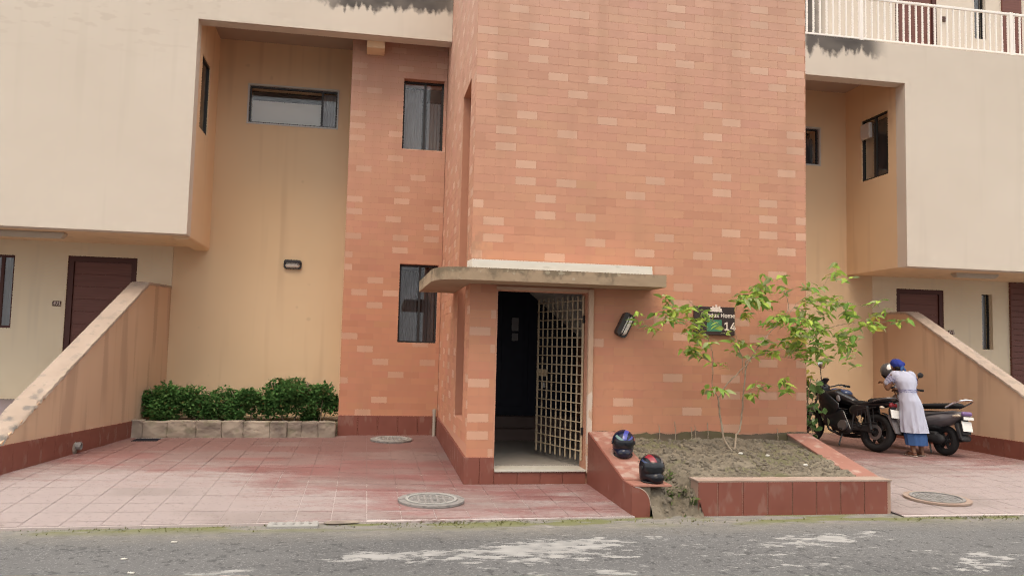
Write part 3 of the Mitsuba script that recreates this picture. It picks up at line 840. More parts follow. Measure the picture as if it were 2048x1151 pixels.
# ------------------------------------------------------------------ sloped parapets beside the two stairs
def parapet(ax, ay, bx, by, out, prof, label, nskirt, zs):
    """wall in the vertical plane (ax,ay)->(bx,by); out = thickness vector in x; prof = [(s, z)] along it"""
    key = thing('stair_parapet', label, 'wall')
    d = np.array([bx - ax, by - ay]); L = np.linalg.norm(d); d /= L
    n = 60
    ss = np.array(sorted(set(np.linspace(0, L, n)) | {s for s, _ in prof}))
    zt = np.interp(ss, [s for s, _ in prof], [z for _, z in prof])
    body = []
    V, F = [], []
    for s, z in zip(ss, zt):
        x, y = ax + d[0] * s, ay + d[1] * s
        for o in (0, out):
            V += [(x + o, y, -0.2), (x + o, y, z - 0.035)]
    for i in range(len(ss) - 1):
        a, b = 4 * i, 4 * i + 4
        for q in ((a, b, b + 1, a + 1), (a + 2, a + 3, b + 3, b + 2), (a + 1, b + 1, b + 3, a + 3)):
            F += [(q[0], q[1], q[2]), (q[0], q[2], q[3])]
    e = 4 * (len(ss) - 1)
    F += [(e, e + 2, e + 3), (e, e + 3, e + 1), (0, 3, 2), (0, 1, 3)]
    m = trimesh.Trimesh(np.array(V), np.array(F), process=False); m.fix_normals()
    add('body', m, 'peach_paint', key)
    # chipped coping
    V, F = [], []
    sg = 1 if out < 0 else -1
    ssf = np.linspace(0, L, 150)
    ztf = np.interp(ssf, [s for s, _ in prof], [z for _, z in prof])
    for s, z in zip(ssf, ztf):
        x, y = ax + d[0] * s, ay + d[1] * s
        ch = max(0, (1.3 - z)) * 0.04
        j = rng.normal(0, 0.003 + ch * 0.35, 4)
        drop = ch * rng.random()
        V += [(x + sg * 0.012 + j[0] * 0.5, y, z - 0.045 + j[1] - drop), (x + sg * 0.010 - sg * drop * 0.6 + j[0], y, z - 0.008 + j[1] - drop), (x + out * 0.5, y, z + 0.004 + j[2] * 0.7), (x + out - sg * 0.01, y, z - 0.008 + j[3] * 0.6), (x + out - sg * 0.012, y, z - 0.045)]
    k = 5
    for i in range(len(ssf) - 1):
        for q in range(4):
            a = i * k + q
            F += [(a, a + k, a + k + 1), (a, a + k + 1, a + 1)]
    m = trimesh.Trimesh(np.array(V), np.array(F), process=False)
    if m.face_normals[:, 2].mean() < 0: m.invert()
    add('coping', m, 'coping_plaster', key, smooth=35)
    # skirting tiles along the foot
    st = L / nskirt
    for i in range(nskirt):
        s0, s1 = i * st + 0.002, (i + 1) * st - 0.002
        P = []
        for s in (s0, s1):
            x, y = ax + d[0] * s, ay + d[1] * s
            g = float(zg(x, y))
            h = np.interp(s, [0, L], zs)
            P.append((x, y, g - 0.03, g + h))
        V = []
        for x, y, zb, zt_ in P:
            for o in (0.002, 0.026):
                V += [(x + sg * o, y, zb), (x + sg * o, y, zt_)]
        hullm = trimesh.Trimesh(np.array(V)).convex_hull
        add('skirting_tile', hullm, 'skirting_glaze', key)
    return key


parapet(-3.27, 14.40, -3.875, 8.80, -0.25, [(0, 2.495), (1.0, 2.475), (1.14, 2.40), (4.90, 0.46), (5.63, 0.36)], 'sloping peach plaster wall with chipped pale top, left edge', 18, (0.21, 0.32))
parapet(9.836, 14.40, 10.10, 9.40, 0.25, [(0, 2.455), (0.95, 2.44), (1.1, 2.37), (4.3, 0.62), (5.0, 0.45)], 'sloping peach plaster wall behind the grey scooter', 16, (0.25, 0.29))

# ------------------------------------------------------------------ raised soil bed in front of the tower
bed = thing('raised_planter', 'low red tiled planter wall around the soil bed under the sapling', 'planter')
add('front_core', tri(B(3.345, 5.49, 7.757, 7.95, -0.12, 0.270)), 'pale_grout', bed)
for k in range(8):
    a = 3.34 + k * 0.2715 - (0.06 if k else 0)
    b = 3.34 + (k + 1) * 0.2715 - 0.06 - 0.005
    if a < 5.49:
        add('front_tile', tri(BB(a + 0.002, min(b, 5.497) - 0.002, 7.745, 7.757, -0.10, 0.274, 0.002)), 'skirting_glaze', bed)
cap = extr_yz(Polygon([(7.745, 0.274), (7.97, 0.274), (7.97, 0.292), (7.745, 0.289)]), 3.335, 5.50)
add('front_cap', cap, 'dusty_cap', bed)
zk = lambda y: 0.292 + (y - 7.972) * (0.605 - 0.292) / (9.39 - 7.972)
add('side_core', extr_yz(Polygon([(7.972, -0.1), (9.388, -0.1), (9.388, zk(9.388) - 0.02), (7.972, zk(7.972) - 0.02)]), 5.215, 5.485), 'kerb_stone', bed)
for k in range(5):
    a = 7.974 + k * 0.283; b = min(a + 0.279, 9.386)
    add('kerb_tile', extr_yz(Polygon([(a, zk(a) - 0.019), (b, zk(b) - 0.019), (b, zk(b)), (a, zk(a))]), 5.20, 5.497), 'tile_glaze' if False else 'kerb_red', bed)
    add('kerb_tile', extr_yz(Polygon([(a, -0.1), (b, -0.1), (b, zk(b) - 0.021), (a, zk(a) - 0.021)]), 5.486, 5.499), 'skirting_glaze', bed)
scene['pale_grout'] = pr((0.33, 0.22, 0.17), 0.9, 0.1)
scene['dusty_cap'] = pr(proc(lambda p, n, uv: mix((0.33, 0.26, 0.215), (0.24, 0.165, 0.13), fbm(p.x * 5, p.y * 9, 1.0))), 0.9, 0.1)
scene['kerb_red'] = pr(proc(lambda p, n, uv: mix(mix((0.26, 0.115, 0.085), (0.34, 0.165, 0.125), fbm(p.x * 4, p.y * 4, p.z * 4)), (0.44, 0.34, 0.29), smoothstep(0.5, 0.8, fbm(p.x * 9, p.y * 9, 3.0)) * 0.6)), 0.6, 0.3)

lwall = thing('sloping_kerb', 'sloping red tiled wall beside the doorway with two helmets on it', 'wall')
zl = lambda y: 0.252 + (max(y, 7.98) - 7.98) * (0.618 - 0.252) / (9.39 - 7.98)
add('core', extr_yz(Polygon([(7.76, -0.1), (9.388, -0.1), (9.388, zl(9.388) - 0.02), (7.98, zl(7.98) - 0.02), (7.76, zl(7.9) - 0.02)]), 2.652, 2.84), 'soil_earth', lwall)
for k in range(6):
    a = 7.745 + k * 0.275; b = min(a + 0.271, 9.362 if k == 5 else 9.388)
    add('side_tile', extr_yz(Polygon([(a, -0.1), (b, -0.1), (b, zl(b) - 0.004), (a, zl(a) - 0.004)]), 2.635, 2.651), 'skirting_glaze', lwall)
    if k > 0:
        add('top_tile', extr_yz(Polygon([(a, zl(a) - 0.019), (b, zl(b) - 0.019), (b, zl(b)), (a, zl(a))]), 2.652, 2.99), 'kerb_red', lwall)
add('ledge_slab', tri(BB(2.652, 3.055, 7.735, 8.015, 0.232, 0.254, 0.004)), 'kerb_red', lwall)
arc = [(2.636, -0.1), (2.826, -0.1)] + [(2.826 - 0.155 * (1 - math.cos(t)), 0.06 + 0.17 * math.sin(t)) for t in np.linspace(0, math.pi / 2, 10)] + [(2.636, 0.23)]
add('end_tile', extr_xz(Polygon(arc), 7.727, 7.744), 'skirting_glaze', lwall)
add('end_edge', tube([(a, 7.7355, b) for a, b in arc[1:-1]], 0.009, 6), 'coping_plaster', lwall)


def zs(x, y):
    """height of the soil in the bed"""
    x, y = np.asarray(x, float), np.asarray(y, float)
    t = np.clip((y - 7.7) / 1.7, 0, 1)
    z = 0.262 + 0.27 * t ** 0.9
    gap = np.exp(-((x - 3.17) / 0.17) ** 2) * np.clip((8.55 - y) / 0.85, 0, 1.0) ** 1.1
    z = z - gap * 0.40
    z = z - 0.26 * np.clip((7.8 - y) / 0.22, 0, 1) * ((x > 2.95) & (x < 3.36))
    p = np.stack([x * 5, y * 5, x * 0], -1)
    z = z + (meshkit.fbm(p, 4, 3) - 0.5) * 0.075 + (meshkit.fbm(p * 5, 3, 5) - 0.5) * 0.035
    return np.maximum(z, ROAD - 0.03)


xs, ys = np.linspace(2.83, 5.22, 160), np.linspace(7.60, 9.39, 120)
gx, gy = np.meshgrid(xs, ys, indexing='ij')
gz = zs(gx, gy)
gap_ = gx < 3.345
ramp = np.clip((gy - 7.64) / 0.20, 0, 1)
gz = np.where(gap_, (ROAD - 0.01) * (1 - ramp) + ramp * np.minimum(gz, np.where(gy < 8.02, 0.19, 9)), gz)
gz = np.where(gap_ & (gy < 8.05), gz + (meshkit.fbm(np.stack([gx * 16, gy * 16, gx * 0], -1), 3, 9) - 0.5) * 0.09 * np.clip((gy - 7.62) / 0.06, 0, 1), gz)
gz = np.where((gx < 3.07) & (gy < 8.02), np.minimum(gz, 0.215), gz)
zl_ = 0.252 + (np.maximum(gy, 7.98) - 7.98) * (0.618 - 0.252) / (9.39 - 7.98)
gz = np.where((gx < 3.01) & (gy >= 7.99), np.minimum(gz, zl_ - 0.03), gz)
gz[(gx > 3.36) & (gy < 7.95)] = np.minimum(gz[(gx > 3.36) & (gy < 7.95)], 0.262) * (gy[(gx > 3.36) & (gy < 7.95)] > 7.78) + -0.1 * (gy[(gx > 3.36) & (gy < 7.95)] <= 7.78)
V = np.stack([gx, gy, gz], -1).reshape(-1, 3)
i, j = np.meshgrid(np.arange(159), np.arange(119), indexing='ij')
a = (i * 120 + j).ravel()
F = np.vstack([np.c_[a, a + 120, a + 121], np.c_[a, a + 121, a + 1]])
add('soil_bed', trimesh.Trimesh(V, F, process=False), 'soil_earth', smooth=True, kind='structure', label='dry stony soil bed under the sapling')
# stones and crumbs on the soil
st = []
for k in range(1500):
    x, y = rng.uniform(2.95, 5.18), rng.uniform(7.62, 9.3)
    if y < 7.98 and not (2.96 < x < 3.33): continue
    r = abs(rng.normal(0.006, 0.008)) + 0.004
    s = trimesh.creation.icosphere(1, r); s.vertices *= rng.uniform(0.6, 1.3, 3); s.vertices += rng.normal(0, r * 0.12, s.vertices.shape)
    s.apply_translation((x, y, float(zs(x, y)) + r * 0.2)); st.append(s)
add('gravel', cat(st), 'gravel_stone', kind='stuff', label='small stones scattered on the soil bed', cat='gravel')
for (x, y, r) in ((4.82, 8.28, 0.022), (4.55, 8.62, 0.02), (4.22, 8.62, 0.021)):
    s = trimesh.creation.icosphere(2, r); s.vertices *= (1.3, 0.9, 0.7); s.vertices += rng.normal(0, 0.0015, s.vertices.shape); s.apply_translation((x, y, float(zs(x, y)) + 0.012))
    add('white_pebble', s, 'litter_white', smooth=True, label={4.82: 'white pebble on the soil bed nearest the right kerb', 4.55: 'white pebble on the soil bed, middle of the three', 4.22: 'white pebble on the soil bed beside the sapling trunk'}[x], cat='pebble', group='white pebbles on the soil bed')

# ------------------------------------------------------------------ leaves
def leaf_mesh(L, W, droop=0.25, fold=0.25):
    """a pointed leaf along +x, midrib folded, tip drooping"""
    t = np.array([0, 0.3, 0.65, 1.0])
    w = np.array([0.06, 1.0, 0.75, 0.0]) * W / 2
    V = []
    for a, b in zip(t, w):
        z = -droop * L * a * a
        V += [(a * L, -b, z + fold * b), (a * L, 0, z), (a * L, b, z + fold * b)]
    F = []
    for i in range(3):
        for q in (0, 1):
            s = 3 * i + q
            F += [(s, s + 3, s + 4), (s, s + 4, s + 1)]
    return np.array(V), np.array(F)


def rot_mat(az, el, roll):
    ca, sa, ce, se, cr, sr = math.cos(az), math.sin(az), math.cos(el), math.sin(el), math.cos(roll), math.sin(roll)
    Rz = np.array([[ca, -sa, 0], [sa, ca, 0], [0, 0, 1]])
    Ry = np.array([[ce, 0, -se], [0, 1, 0], [se, 0, ce]])
    Rx = np.array([[1, 0, 0], [0, cr, -sr], [0, sr, cr]])
    return Rz @ Ry @ Rx


def leaf_set(items, lv):
    """items: (pos, R, scale, colour) -> one mesh with colours"""
    V, F, C, n = [], [], [], 0
    for p, R, s, c in items:
        v = lv[0] @ R.T * s + p
        V.append(v); F.append(lv[1] + n); C.append(np.tile(c, (len(v), 1))); n += len(v)
    return trimesh.Trimesh(np.vstack(V), np.vstack(F), process=False), np.vstack(C)


def taper(path, r0, r1):
    p = smooth_pts(path, 5)
    p[:, :2] += rng.normal(0, 0.004, (len(p), 2)); 
    return tube(p, np.linspace(r0, r1, len(p)), 7), p


sap = thing('sapling', 'slender young tree with sparse pale green leaves in the soil bed', 'tree')
zb = float(zs(4.2, 8.75)) - 0.03
Y0 = 8.75
stems = {'trunk': ([(4.2, Y0, zb), (4.1, 8.74, 0.55), (4.05, 8.76, 0.75), (4.03, 8.78, 0.95), (4.01, 8.76, 1.06)], 0.0135, 0.0085),
         'trunk_001': ([(4.23, 8.8, zb + 0.03), (4.27, 8.83, 0.62), (4.32, 8.85, 0.70), (4.35, 8.86, 0.87), (4.36, 8.84, 1.1), (4.38, 8.82, 1.38), (4.37, 8.8, 1.49)], 0.012, 0.0075)}
paths = {}
for k, (p, a, b) in stems.items():
    m, pp = taper(p, a, b); add('trunk', m, 'bark', sap, smooth=True)
branches = [([(4.01, 8.76, 1.06), (4.09, 8.72, 1.21), (4.21, 8.68, 1.35), (4.32, 8.64, 1.47), (4.43, 8.6, 1.67), (4.59, 8.6, 1.85), (4.78, 8.58, 2.09), (4.70, 8.5, 2.30)], 0.011, 0.004),
            ([(4.37, 8.8, 1.49), (4.52, 8.84, 1.55), (4.68, 8.86, 1.59), (5.03, 8.9, 1.69), (5.42, 8.92, 1.88), (5.81, 8.9, 1.98), (6.25, 8.88, 2.0)], 0.009, 0.003),
            ([(4.01, 8.76, 1.06), (3.93, 8.74, 1.2), (3.92, 8.7, 1.46), (3.87, 8.66, 1.66), (3.72, 8.62, 1.86), (3.41, 8.6, 1.96), (3.0, 8.58, 1.92)], 0.008, 0.003),
            ([(4.59, 8.6, 1.85), (4.78, 8.68, 1.98), (5.03, 8.74, 2.22), (5.29, 8.78, 2.35), (5.49, 8.8, 2.57)], 0.006, 0.002),
            ([(4.36, 8.83, 1.35), (4.27, 8.75, 1.61), (4.03, 8.65, 1.84), (3.78, 8.6, 2.0), (3.53, 8.55, 2.17)], 0.007, 0.002),
            ([(4.36, 8.84, 1.1), (4.52, 8.86, 1.16), (4.68, 8.88, 1.22), (4.84, 8.9, 1.2)], 0.004, 0.002),
            ([(4.68, 8.86, 1.59), (5.03, 8.95, 1.54), (5.35, 9.02, 1.64), (5.68, 9.05, 1.68)], 0.005, 0.002),
            ([(4.27, 8.75, 1.61), (4.3, 8.95, 1.9), (4.36, 9.0, 2.15)], 0.005, 0.002),
            ([(5.03, 8.74, 2.22), (5.2, 8.6, 2.2), (5.45, 8.5, 2.2), (5.75, 8.5, 2.15)], 0.004, 0.002),
            ([(4.43, 8.6, 1.67), (4.75, 8.45, 1.75), (5.05, 8.42, 1.8)], 0.005, 0.002),
            ([(3.92, 8.7, 1.46), (3.75, 8.8, 1.55), (3.6, 8.85, 1.56)], 0.004, 0.002)]
for p, a, b in branches:
    m, pp = taper(p, a * 0.72, b * 0.8); add('branch', m, 'bark', sap, smooth=True)
CL = [(2.97, 1.92, .09), (3.23, 1.93, .13), (3.44, 1.99, .16), (3.47, 2.18, .08), (3.69, 2.0, .18), (3.57, 1.8, .14), (3.75, 1.69, .15), (3.84, 1.86, .16), (3.96, 1.95, .12), (3.63, 1.57, .14), (3.78, 1.53, .12),
      (3.94, 1.09, .10), (4.4, 1.62, .13), (4.18, 1.67, .11), (4.09, 1.79, .10), (4.27, 2.14, .12), (4.46, 2.2, .16), (4.65, 2.38, .17), (4.59, 2.29, .14), (4.78, 2.18, .13), (4.68, 1.97, .16), (4.9, 1.95, .19), (4.84, 1.74, .2),
      (5.03, 1.69, .19), (5.16, 1.6, .17), (5.0, 1.86, .16), (5.29, 2.23, .17), (5.45, 2.47, .11), (5.5, 2.6, .06), (5.29, 2.11, .16), (5.42, 2.17, .14), (5.68, 2.12, .13), (5.81, 2.19, .07), (5.61, 1.94, .15), (5.75, 1.92, .1),
      (5.42, 1.76, .15), (5.29, 1.7, .13), (5.35, 1.87, .13), (5.74, 1.68, .11), (5.61, 1.64, .1), (5.22, 1.55, .11), (6.21, 2.11, .07), (6.34, 1.96, .09), (6.08, 2.02, .07), (5.98, 2.04, .06), (4.4, 1.21, .09), (4.45, 1.07, .09),
      (4.78, 1.25, .09), (4.87, 1.15, .07), (4.34, 1.96, .1), (4.15, 2.19, .09), (4.65, 1.62, .13), (4.9, 2.36, .06), (5.03, 2.31, .08), (4.12, 1.44, .07), (5.55, 1.52, .08)]
LV = leaf_mesh(0.125, 0.052)
leafs = []
rng_all, rng = rng, np.random.default_rng(21)
for cx, cz, r in CL:
    yc = 8.72 + rng.normal(0, 0.12)
    n = max(8, int(1300 * r * r) + 4)
    nt = max(1, n // 6)
    tw = [(np.array([cx, yc, cz]) + rng.normal(0, r * 0.5, 3) * (1, 1.2, 0.8), rng.uniform(0, 6.28)) for _ in range(nt)]
    for k in range(n):
        p0, az0 = tw[k % nt]
        az = az0 + (k // nt) * 2.4 + rng.normal(0, 0.4)
        p = p0 + np.array([math.cos(az0), math.sin(az0), 0.3]) * 0.022 * (k // nt)
        el = rng.normal(-0.15, 0.38)
        t = rng.random()
        c = np.array((0.42, 0.52, 0.10)) * (1 - t) + np.array((0.19, 0.34, 0.08)) * t
        if rng.random() < 0.16: c = np.array((0.38, 0.43, 0.20))
        if rng.random() < 0.05: c = np.array((0.42, 0.36, 0.08))
        if 3.88 < p[0] < 4.22 and 1.74 < p[2] < 2.10 and rng.random() < 0.85: continue      # thin growth around the wall beside the name board
        leafs.append((p, rot_mat(az, el, rng.normal(0, 0.6)), rng.uniform(0.45, 1.25), c * rng.uniform(0.75, 1.15)))
rng = rng_all
order = sorted(range(len(leafs)), key=lambda k: leafs[k][0][1] - leafs[k][2] * 1.5)
for k in order[:300]:
    m, c = leaf_set([leafs[k]], LV)
    add('leaf', m, 'leaf_vc', sap, color=c)
m, c = leaf_set([leafs[k] for k in order[300:]], LV)
tag(add('leaf_cluster', m, 'leaf_vc', sap, color=c), kind='stuff')
# short dead stalks along the wall
for k, x in enumerate((3.52, 3.72, 3.93, 3.98, 4.14, 4.33, 5.06)):
    h = (0.10, 0.14, 0.07, 0.09, 0.15, 0.10, 0.08)[k]
    z = float(zs(x, 9.32))
    add('dead_stalk', tube(smooth_pts([(x, 9.33, z - 0.03), (x + 0.006, 9.335, z + h * 0.6), (x - 0.004, 9.34, z + h + 0.08)], 4), [0.005] * 8 + [0.003], 5), 'bark', label='short dead stalk by the brick wall, ' + ('nearest the doorway', 'second from the doorway', 'third from the doorway, left of a close pair', 'fourth from the doorway, right of a close pair', 'fifth from the doorway', 'sixth from the doorway, left of the sapling', 'farthest right, right of the sapling')[k], cat='stalk', group='dead stalks along the brick wall')

# ------------------------------------------------------------------ hedge in the back bed
kerb = thing('garden_kerb', 'rough pale stone kerb in front of the green hedge', 'kerb')
x = -3.42
add('core', tri(B(-3.42, -0.43, 13.02, 13.17, 0.03, 0.345)), 'kerb_stone', kerb)
while x < -0.42:
    w_ = min(rng.uniform(0.16, 0.46), -0.42 - x)
    if -0.42 - (x + w_) < 0.1: w_ = -0.42 - x + 0.001
    s = tri(BB(x + 0.001, x + w_ - 0.001, 12.96 + rng.uniform(-0.015, 0.01), 13.18, 0.05, 0.36 + rng.uniform(-0.012, 0.01), 0.010))
    s = s.subdivide().subdivide().subdivide()
    s.vertices += (meshkit.fbm(s.vertices * 9, 3)[:, None] - 0.5) * np.array((0.03, 0.05, 0.035))
    add('stone', s, 'kerb_stone', kerb, smooth=35)
    x += w_
add('garden_soil', tri(B(-3.5, -0.395, 13.181, 14.398, -0.1, 0.33)), 'soil_earth', kind='structure', label='soil behind the stone kerb')
LH = leaf_mesh(0.062, 0.036, 0.15, 0.3)


def shrub(cx, cy_, rx, ry, z0, z1, label, n, seed, lobes=7, group=None, name='shrub'):
    r = np.random.default_rng(seed)
    key = thing(name, label, 'shrub', group)
    for k in range(5):
        a = r.uniform(0, 6.28)
        add('stem', tube(smooth_pts([(cx + 0.05 * math.cos(a), cy_ + 0.05 * math.sin(a), z0 - 0.05), (cx + rx * 0.4 * math.cos(a), cy_ + ry * 0.4 * math.sin(a), (z0 + z1) / 2), (cx + rx * 0.6 * math.cos(a), cy_ + ry * 0.6 * math.sin(a), z1 - 0.1)], 4), 0.008, 5), 'bark', key)
    lob = []
    for k in range(lobes):
        a = r.uniform(0, 6.28); q = math.sqrt(r.random())
        lr = r.uniform(0.34, 0.55) * min(rx, (z1 - z0) / 1.6)
        top = r.random()
        lob.append((np.array([cx + (rx - lr) * q * math.cos(a) * 1.05, cy_ + (ry - lr * 0.6) * q * math.sin(a), z0 + lr * 0.75 + (z1 - z0 - 1.7 * lr) * top]), lr))
    items = []
    for k in range(n):
        c, lr = lob[k % lobes]
        d = r.normal(0, 1, 3); d /= np.linalg.norm(d)
        if d[1] > 0.3 and r.random() < 0.6: d[1] = -d[1]
        p = c + d * lr * (r.random() ** 0.35) * (1, 1, 0.95)
        if p[2] < z0 + 0.01: p[2] = z0 + 0.01 + r.random() * 0.1
        az = math.atan2(d[1], d[0]) + r.normal(0, 0.7)
        t = r.random()
        col = np.array((0.045, 0.125, 0.035)) * (1 - t) + np.array((0.13, 0.26, 0.08)) * t
        if r.random() < 0.10: col = np.array((0.16, 0.27, 0.09))
        if r.random() < 0.03: col = np.array((0.20, 0.16, 0.06))
        items.append((p, rot_mat(az, r.normal(0.25, 0.5), r.normal(0, 0.5)), r.uniform(0.7, 1.25), col))
    m, c = leaf_set(items, LH)
    tag(add('foliage', m, 'leaf_vc', key, color=c), kind='stuff')
    return key


shrub(-3.05, 13.50, 0.42, 0.42, 0.31, 0.95, 'dark green shrub in the left corner against the sloping wall', 3000, 1, 13)
shrub(-2.48, 13.50, 0.50, 0.40, 0.31, 0.90, 'low dark green shrub, second from the left in the hedge', 3200, 2, 15)
shrub(-1.78, 13.46, 0.52, 0.40, 0.31, 0.90, 'low dark green shrub just right of the notch in the hedge', 3200, 3, 15)
shrub(-1.17, 13.44, 0.50, 0.44, 0.27, 1.05, 'tallest bushiest green shrub in the hedge', 4200, 4, 17)
shrub(-0.70, 13.50, 0.34, 0.38, 0.29, 1.02, 'dark green shrub at the right end of the hedge beside the bricks', 2600, 5, 11)


def weed(x, y, z, h, n, seed, label, cat_='weed', group=None, L=(0.08, 0.03), col=((0.06, 0.10, 0.03), (0.13, 0.17, 0.06))):
    r = np.random.default_rng(seed)
    key = thing('weed', label, cat_, group)
    items = []
    for k in range(n):
        az = r.uniform(0, 6.28); t = r.random()
        p = np.array([x + r.normal(0, h * 0.28), y + r.normal(0, h * 0.2), z + h * t])
        c = np.array(col[0]) * (1 - t) + np.array(col[1]) * t
        items.append((p, rot_mat(az, r.normal(0.2, 0.5), r.normal(0, 0.5)), r.uniform(0.6, 1.3), c))
    m, c = leaf_set(items, leaf_mesh(*L))
    for k in range(3):
        a = r.uniform(0, 6.28)
        add('stem', tube(smooth_pts([(x, y, z - 0.02), (x + 0.15 * h * math.cos(a), y + 0.15 * h * math.sin(a), z + h * 0.5), (x + 0.3 * h * math.cos(a), y + 0.3 * h * math.sin(a), z + h)], 3), 0.004, 5), 'bark', key)
    tag(add('foliage', m, 'leaf_vc', key, color=c), kind='stuff')


for k, (x, y, h, n) in enumerate(((3.14, 8.02, 0.10, 26), (3.26, 7.92, 0.12, 34), (3.21, 8.25, 0.10, 26), (3.30, 7.78, 0.09, 22), (3.08, 7.84, 0.06, 14), (3.18, 7.74, 0.05, 12))):
    weed(x, y, float(gz[np.abs(xs - x).argmin(), np.abs(ys - y).argmin()]) , h, n, 20 + k, ('dull green weed in the middle of the planter gap', 'largest green weed in the planter gap, by the tiled planter end', 'green weed at the back of the planter gap', 'green weed low in the gap against the planter corner', 'small green weed under the ledge slab with the black helmet', 'tiny green weed lowest in the planter gap by the lane')[k], group='weeds in the planter gap', L=(0.055, 0.02))
pl = thing('potted_bush', 'leafy bush beside the front wheel of the black motorcycle', 'plant')
items = []
r = np.random.default_rng(33)
for k in range(170):
    t = r.random() ** 0.8
    p = np.array([7.22 + 0.42 * t * 0.5 + r.normal(0, 0.13), 12.55 + r.normal(0, 0.16), 0.15 + 1.0 * t])
    c = np.array((0.05, 0.10, 0.035)) * (1 - t) + np.array((0.12, 0.20, 0.07)) * t
    if r.random() < 0.25: c = np.array((0.33, 0.40, 0.24))
    items.append((p, rot_mat(r.uniform(0, 6.28), r.normal(0, 0.5), r.normal(0, 0.6)), r.uniform(0.8, 1.5), c))
for k in range(26):
    p = np.array([7.30 + r.normal(0, 0.06), 12.5 + r.normal(0, 0.06), 1.24 + r.normal(0, 0.06)])
    items.append((p, rot_mat(r.uniform(0, 6.28), r.normal(0, 0.5), r.normal(0, 0.6)), r.uniform(0.6, 1.0), np.array((0.34, 0.33, 0.05))))
m, c = leaf_set(items, leaf_mesh(0.11, 0.062))
tag(add('foliage', m, 'leaf_vc', pl, color=c), kind='stuff')
for k in range(5):
    a = r.uniform(0, 6.28)
    add('stem', tube(smooth_pts([(7.26, 12.55, 0.05), (7.3 + 0.08 * math.cos(a), 12.55 + 0.08 * math.sin(a), 0.6), (7.34 + 0.16 * math.cos(a), 12.5 + 0.12 * math.sin(a), 1.2)], 5), 0.007, 5), 'bark', pl)
weed(9.15, 13.95, 0.1, 0.62, 60, 60, 'green weed growing at the foot of the wall behind the seat', 'weed')

# ------------------------------------------------------------------ covers, drains, pipe
def manhole(x, y, r, label, ring_w=0.07, cm='cast_iron', fm='ring_grey'):
    key = thing('manhole_cover', label, 'manhole cover')
    z = float(zg(x, y)) + 0.004
    sl = np.array([(zg(x, y + 0.2) - zg(x, y - 0.2)) / 0.4]).item()
    Tm = T().translate([x, y, z]).rotate([1, 0, 0], math.degrees(math.atan(sl)))
    outer = M.cylinder(0.022, r + ring_w, r + ring_w, 56) - M.cylinder(0.1, r, r, 56).translate([0, 0, -0.02])
    add('collar', tri(outer), cm, key, to_world=Tm)
    fr = M.cylinder(0.030, r - 0.004, r - 0.004, 56) - M.cylinder(0.1, r - 0.035, r - 0.035, 56).translate([0, 0, -0.02])
    add('frame', tri(fr), fm, key, to_world=Tm)
    lid = M.cylinder(0.020, r - 0.038, r - 0.038, 56)
    ribs = [lid]
    for k in range(-3, 4):
        q = k * r * 0.24; Lh = math.sqrt(max(0, (r - 0.07) ** 2 - q * q))
        ribs.append(B(-Lh, Lh, q - 0.012, q + 0.012, 0.019, 0.026))
    for k in range(-3, 4):
        q = k * r * 0.24; Lh = math.sqrt(max(0, (r - 0.07) ** 2 - q * q))
        ribs.append(B(q - 0.012, q + 0.012, -Lh, Lh, 0.0191, 0.0258))
    add('lid', tri(U(*ribs)), 'cast_iron', key, to_world=Tm)


manhole(0.72, 8.43, 0.27, 'round manhole cover with pale ring near the kerb, left of the entrance')
manhole(0.44, 12.62, 0.25, 'small round manhole cover at the foot of the brick bay')
manhole(6.42, 8.25, 0.29, 'dusty round manhole cover right of the raised planter', 0.06, 'dusty_cap', 'cast_iron')
gr = thing('drain_grate', 'pale concrete drain grate with round holes at the kerb edge', 'drain grate')
g0 = BB(-0.80, -0.36, 7.47, 7.72, -0.085, -0.034, 0.008)
for gxk in range(5):
    for gyk in range(2):
        g0 = g0 - M.cylinder(0.1, 0.021, 0.021, 14).translate([-0.73 + gxk * 0.075, 7.54 + gyk * 0.085, -0.09])
add('slab', tri(g0), 'ring_grey', gr)
add('sump', tri(B(-0.79, -0.37, 7.48, 7.71, -0.13, -0.078)), 'dark_void', gr)
brk = M.batch_hull([ell((-0.22, 7.615, -0.045), (0.10, 0.05, 0.016)), ell((-0.06, 7.63, -0.045), (0.07, 0.035, 0.012))])
add('broken_edge', tri(brk), 'kerb_stone', gr, smooth=30)
dh = thing('drain_opening', 'dark open drain slot in the tiles near the stone kerb', 'drain')
z = float(zg(-3.08, 12.72))
add('pit', tri(B(-3.27, -2.93, 12.50, 12.80, z - 0.05, z + 0.005)), 'dark_void', dh)
add('rim', tri(B(-3.29, -2.91, 12.801, 12.83, z - 0.05, z + 0.009)), 'cast_iron', dh)
sp_ = thing('drain_spout', 'grey drain spout poking out of the left skirting', 'pipe')
xw = left_x(11.2)
m_ = (M.cylinder(0.10, 0.05, 0.05, 16) - M.cylinder(0.2, 0.035, 0.035, 16).translate([0, 0, -0.05])).rotate([0, 90, 0]).translate([-3.62, 11.2, 0.20])
add('pipe', tri(m_), 'cast_iron', sp_)
add('mortar_collar', tri(ell((-3.615, 11.2, 0.17), (0.045, 0.09, 0.10))), 'kerb_stone', sp_, smooth=True)
dp = thing('drain_pipe', 'short white drain pipe in the corner left of the tower', 'pipe')
add('pipe', tube([(1.125, 13.08, 0.12), (1.125, 13.08, 0.55)], 0.025, 14), 'pvc_pipe', dp, smooth=40)
add('socket', tube([(1.125, 13.08, 0.50), (1.125, 13.08, 0.57)], 0.032, 14), 'pvc_pipe', dp, smooth=40)
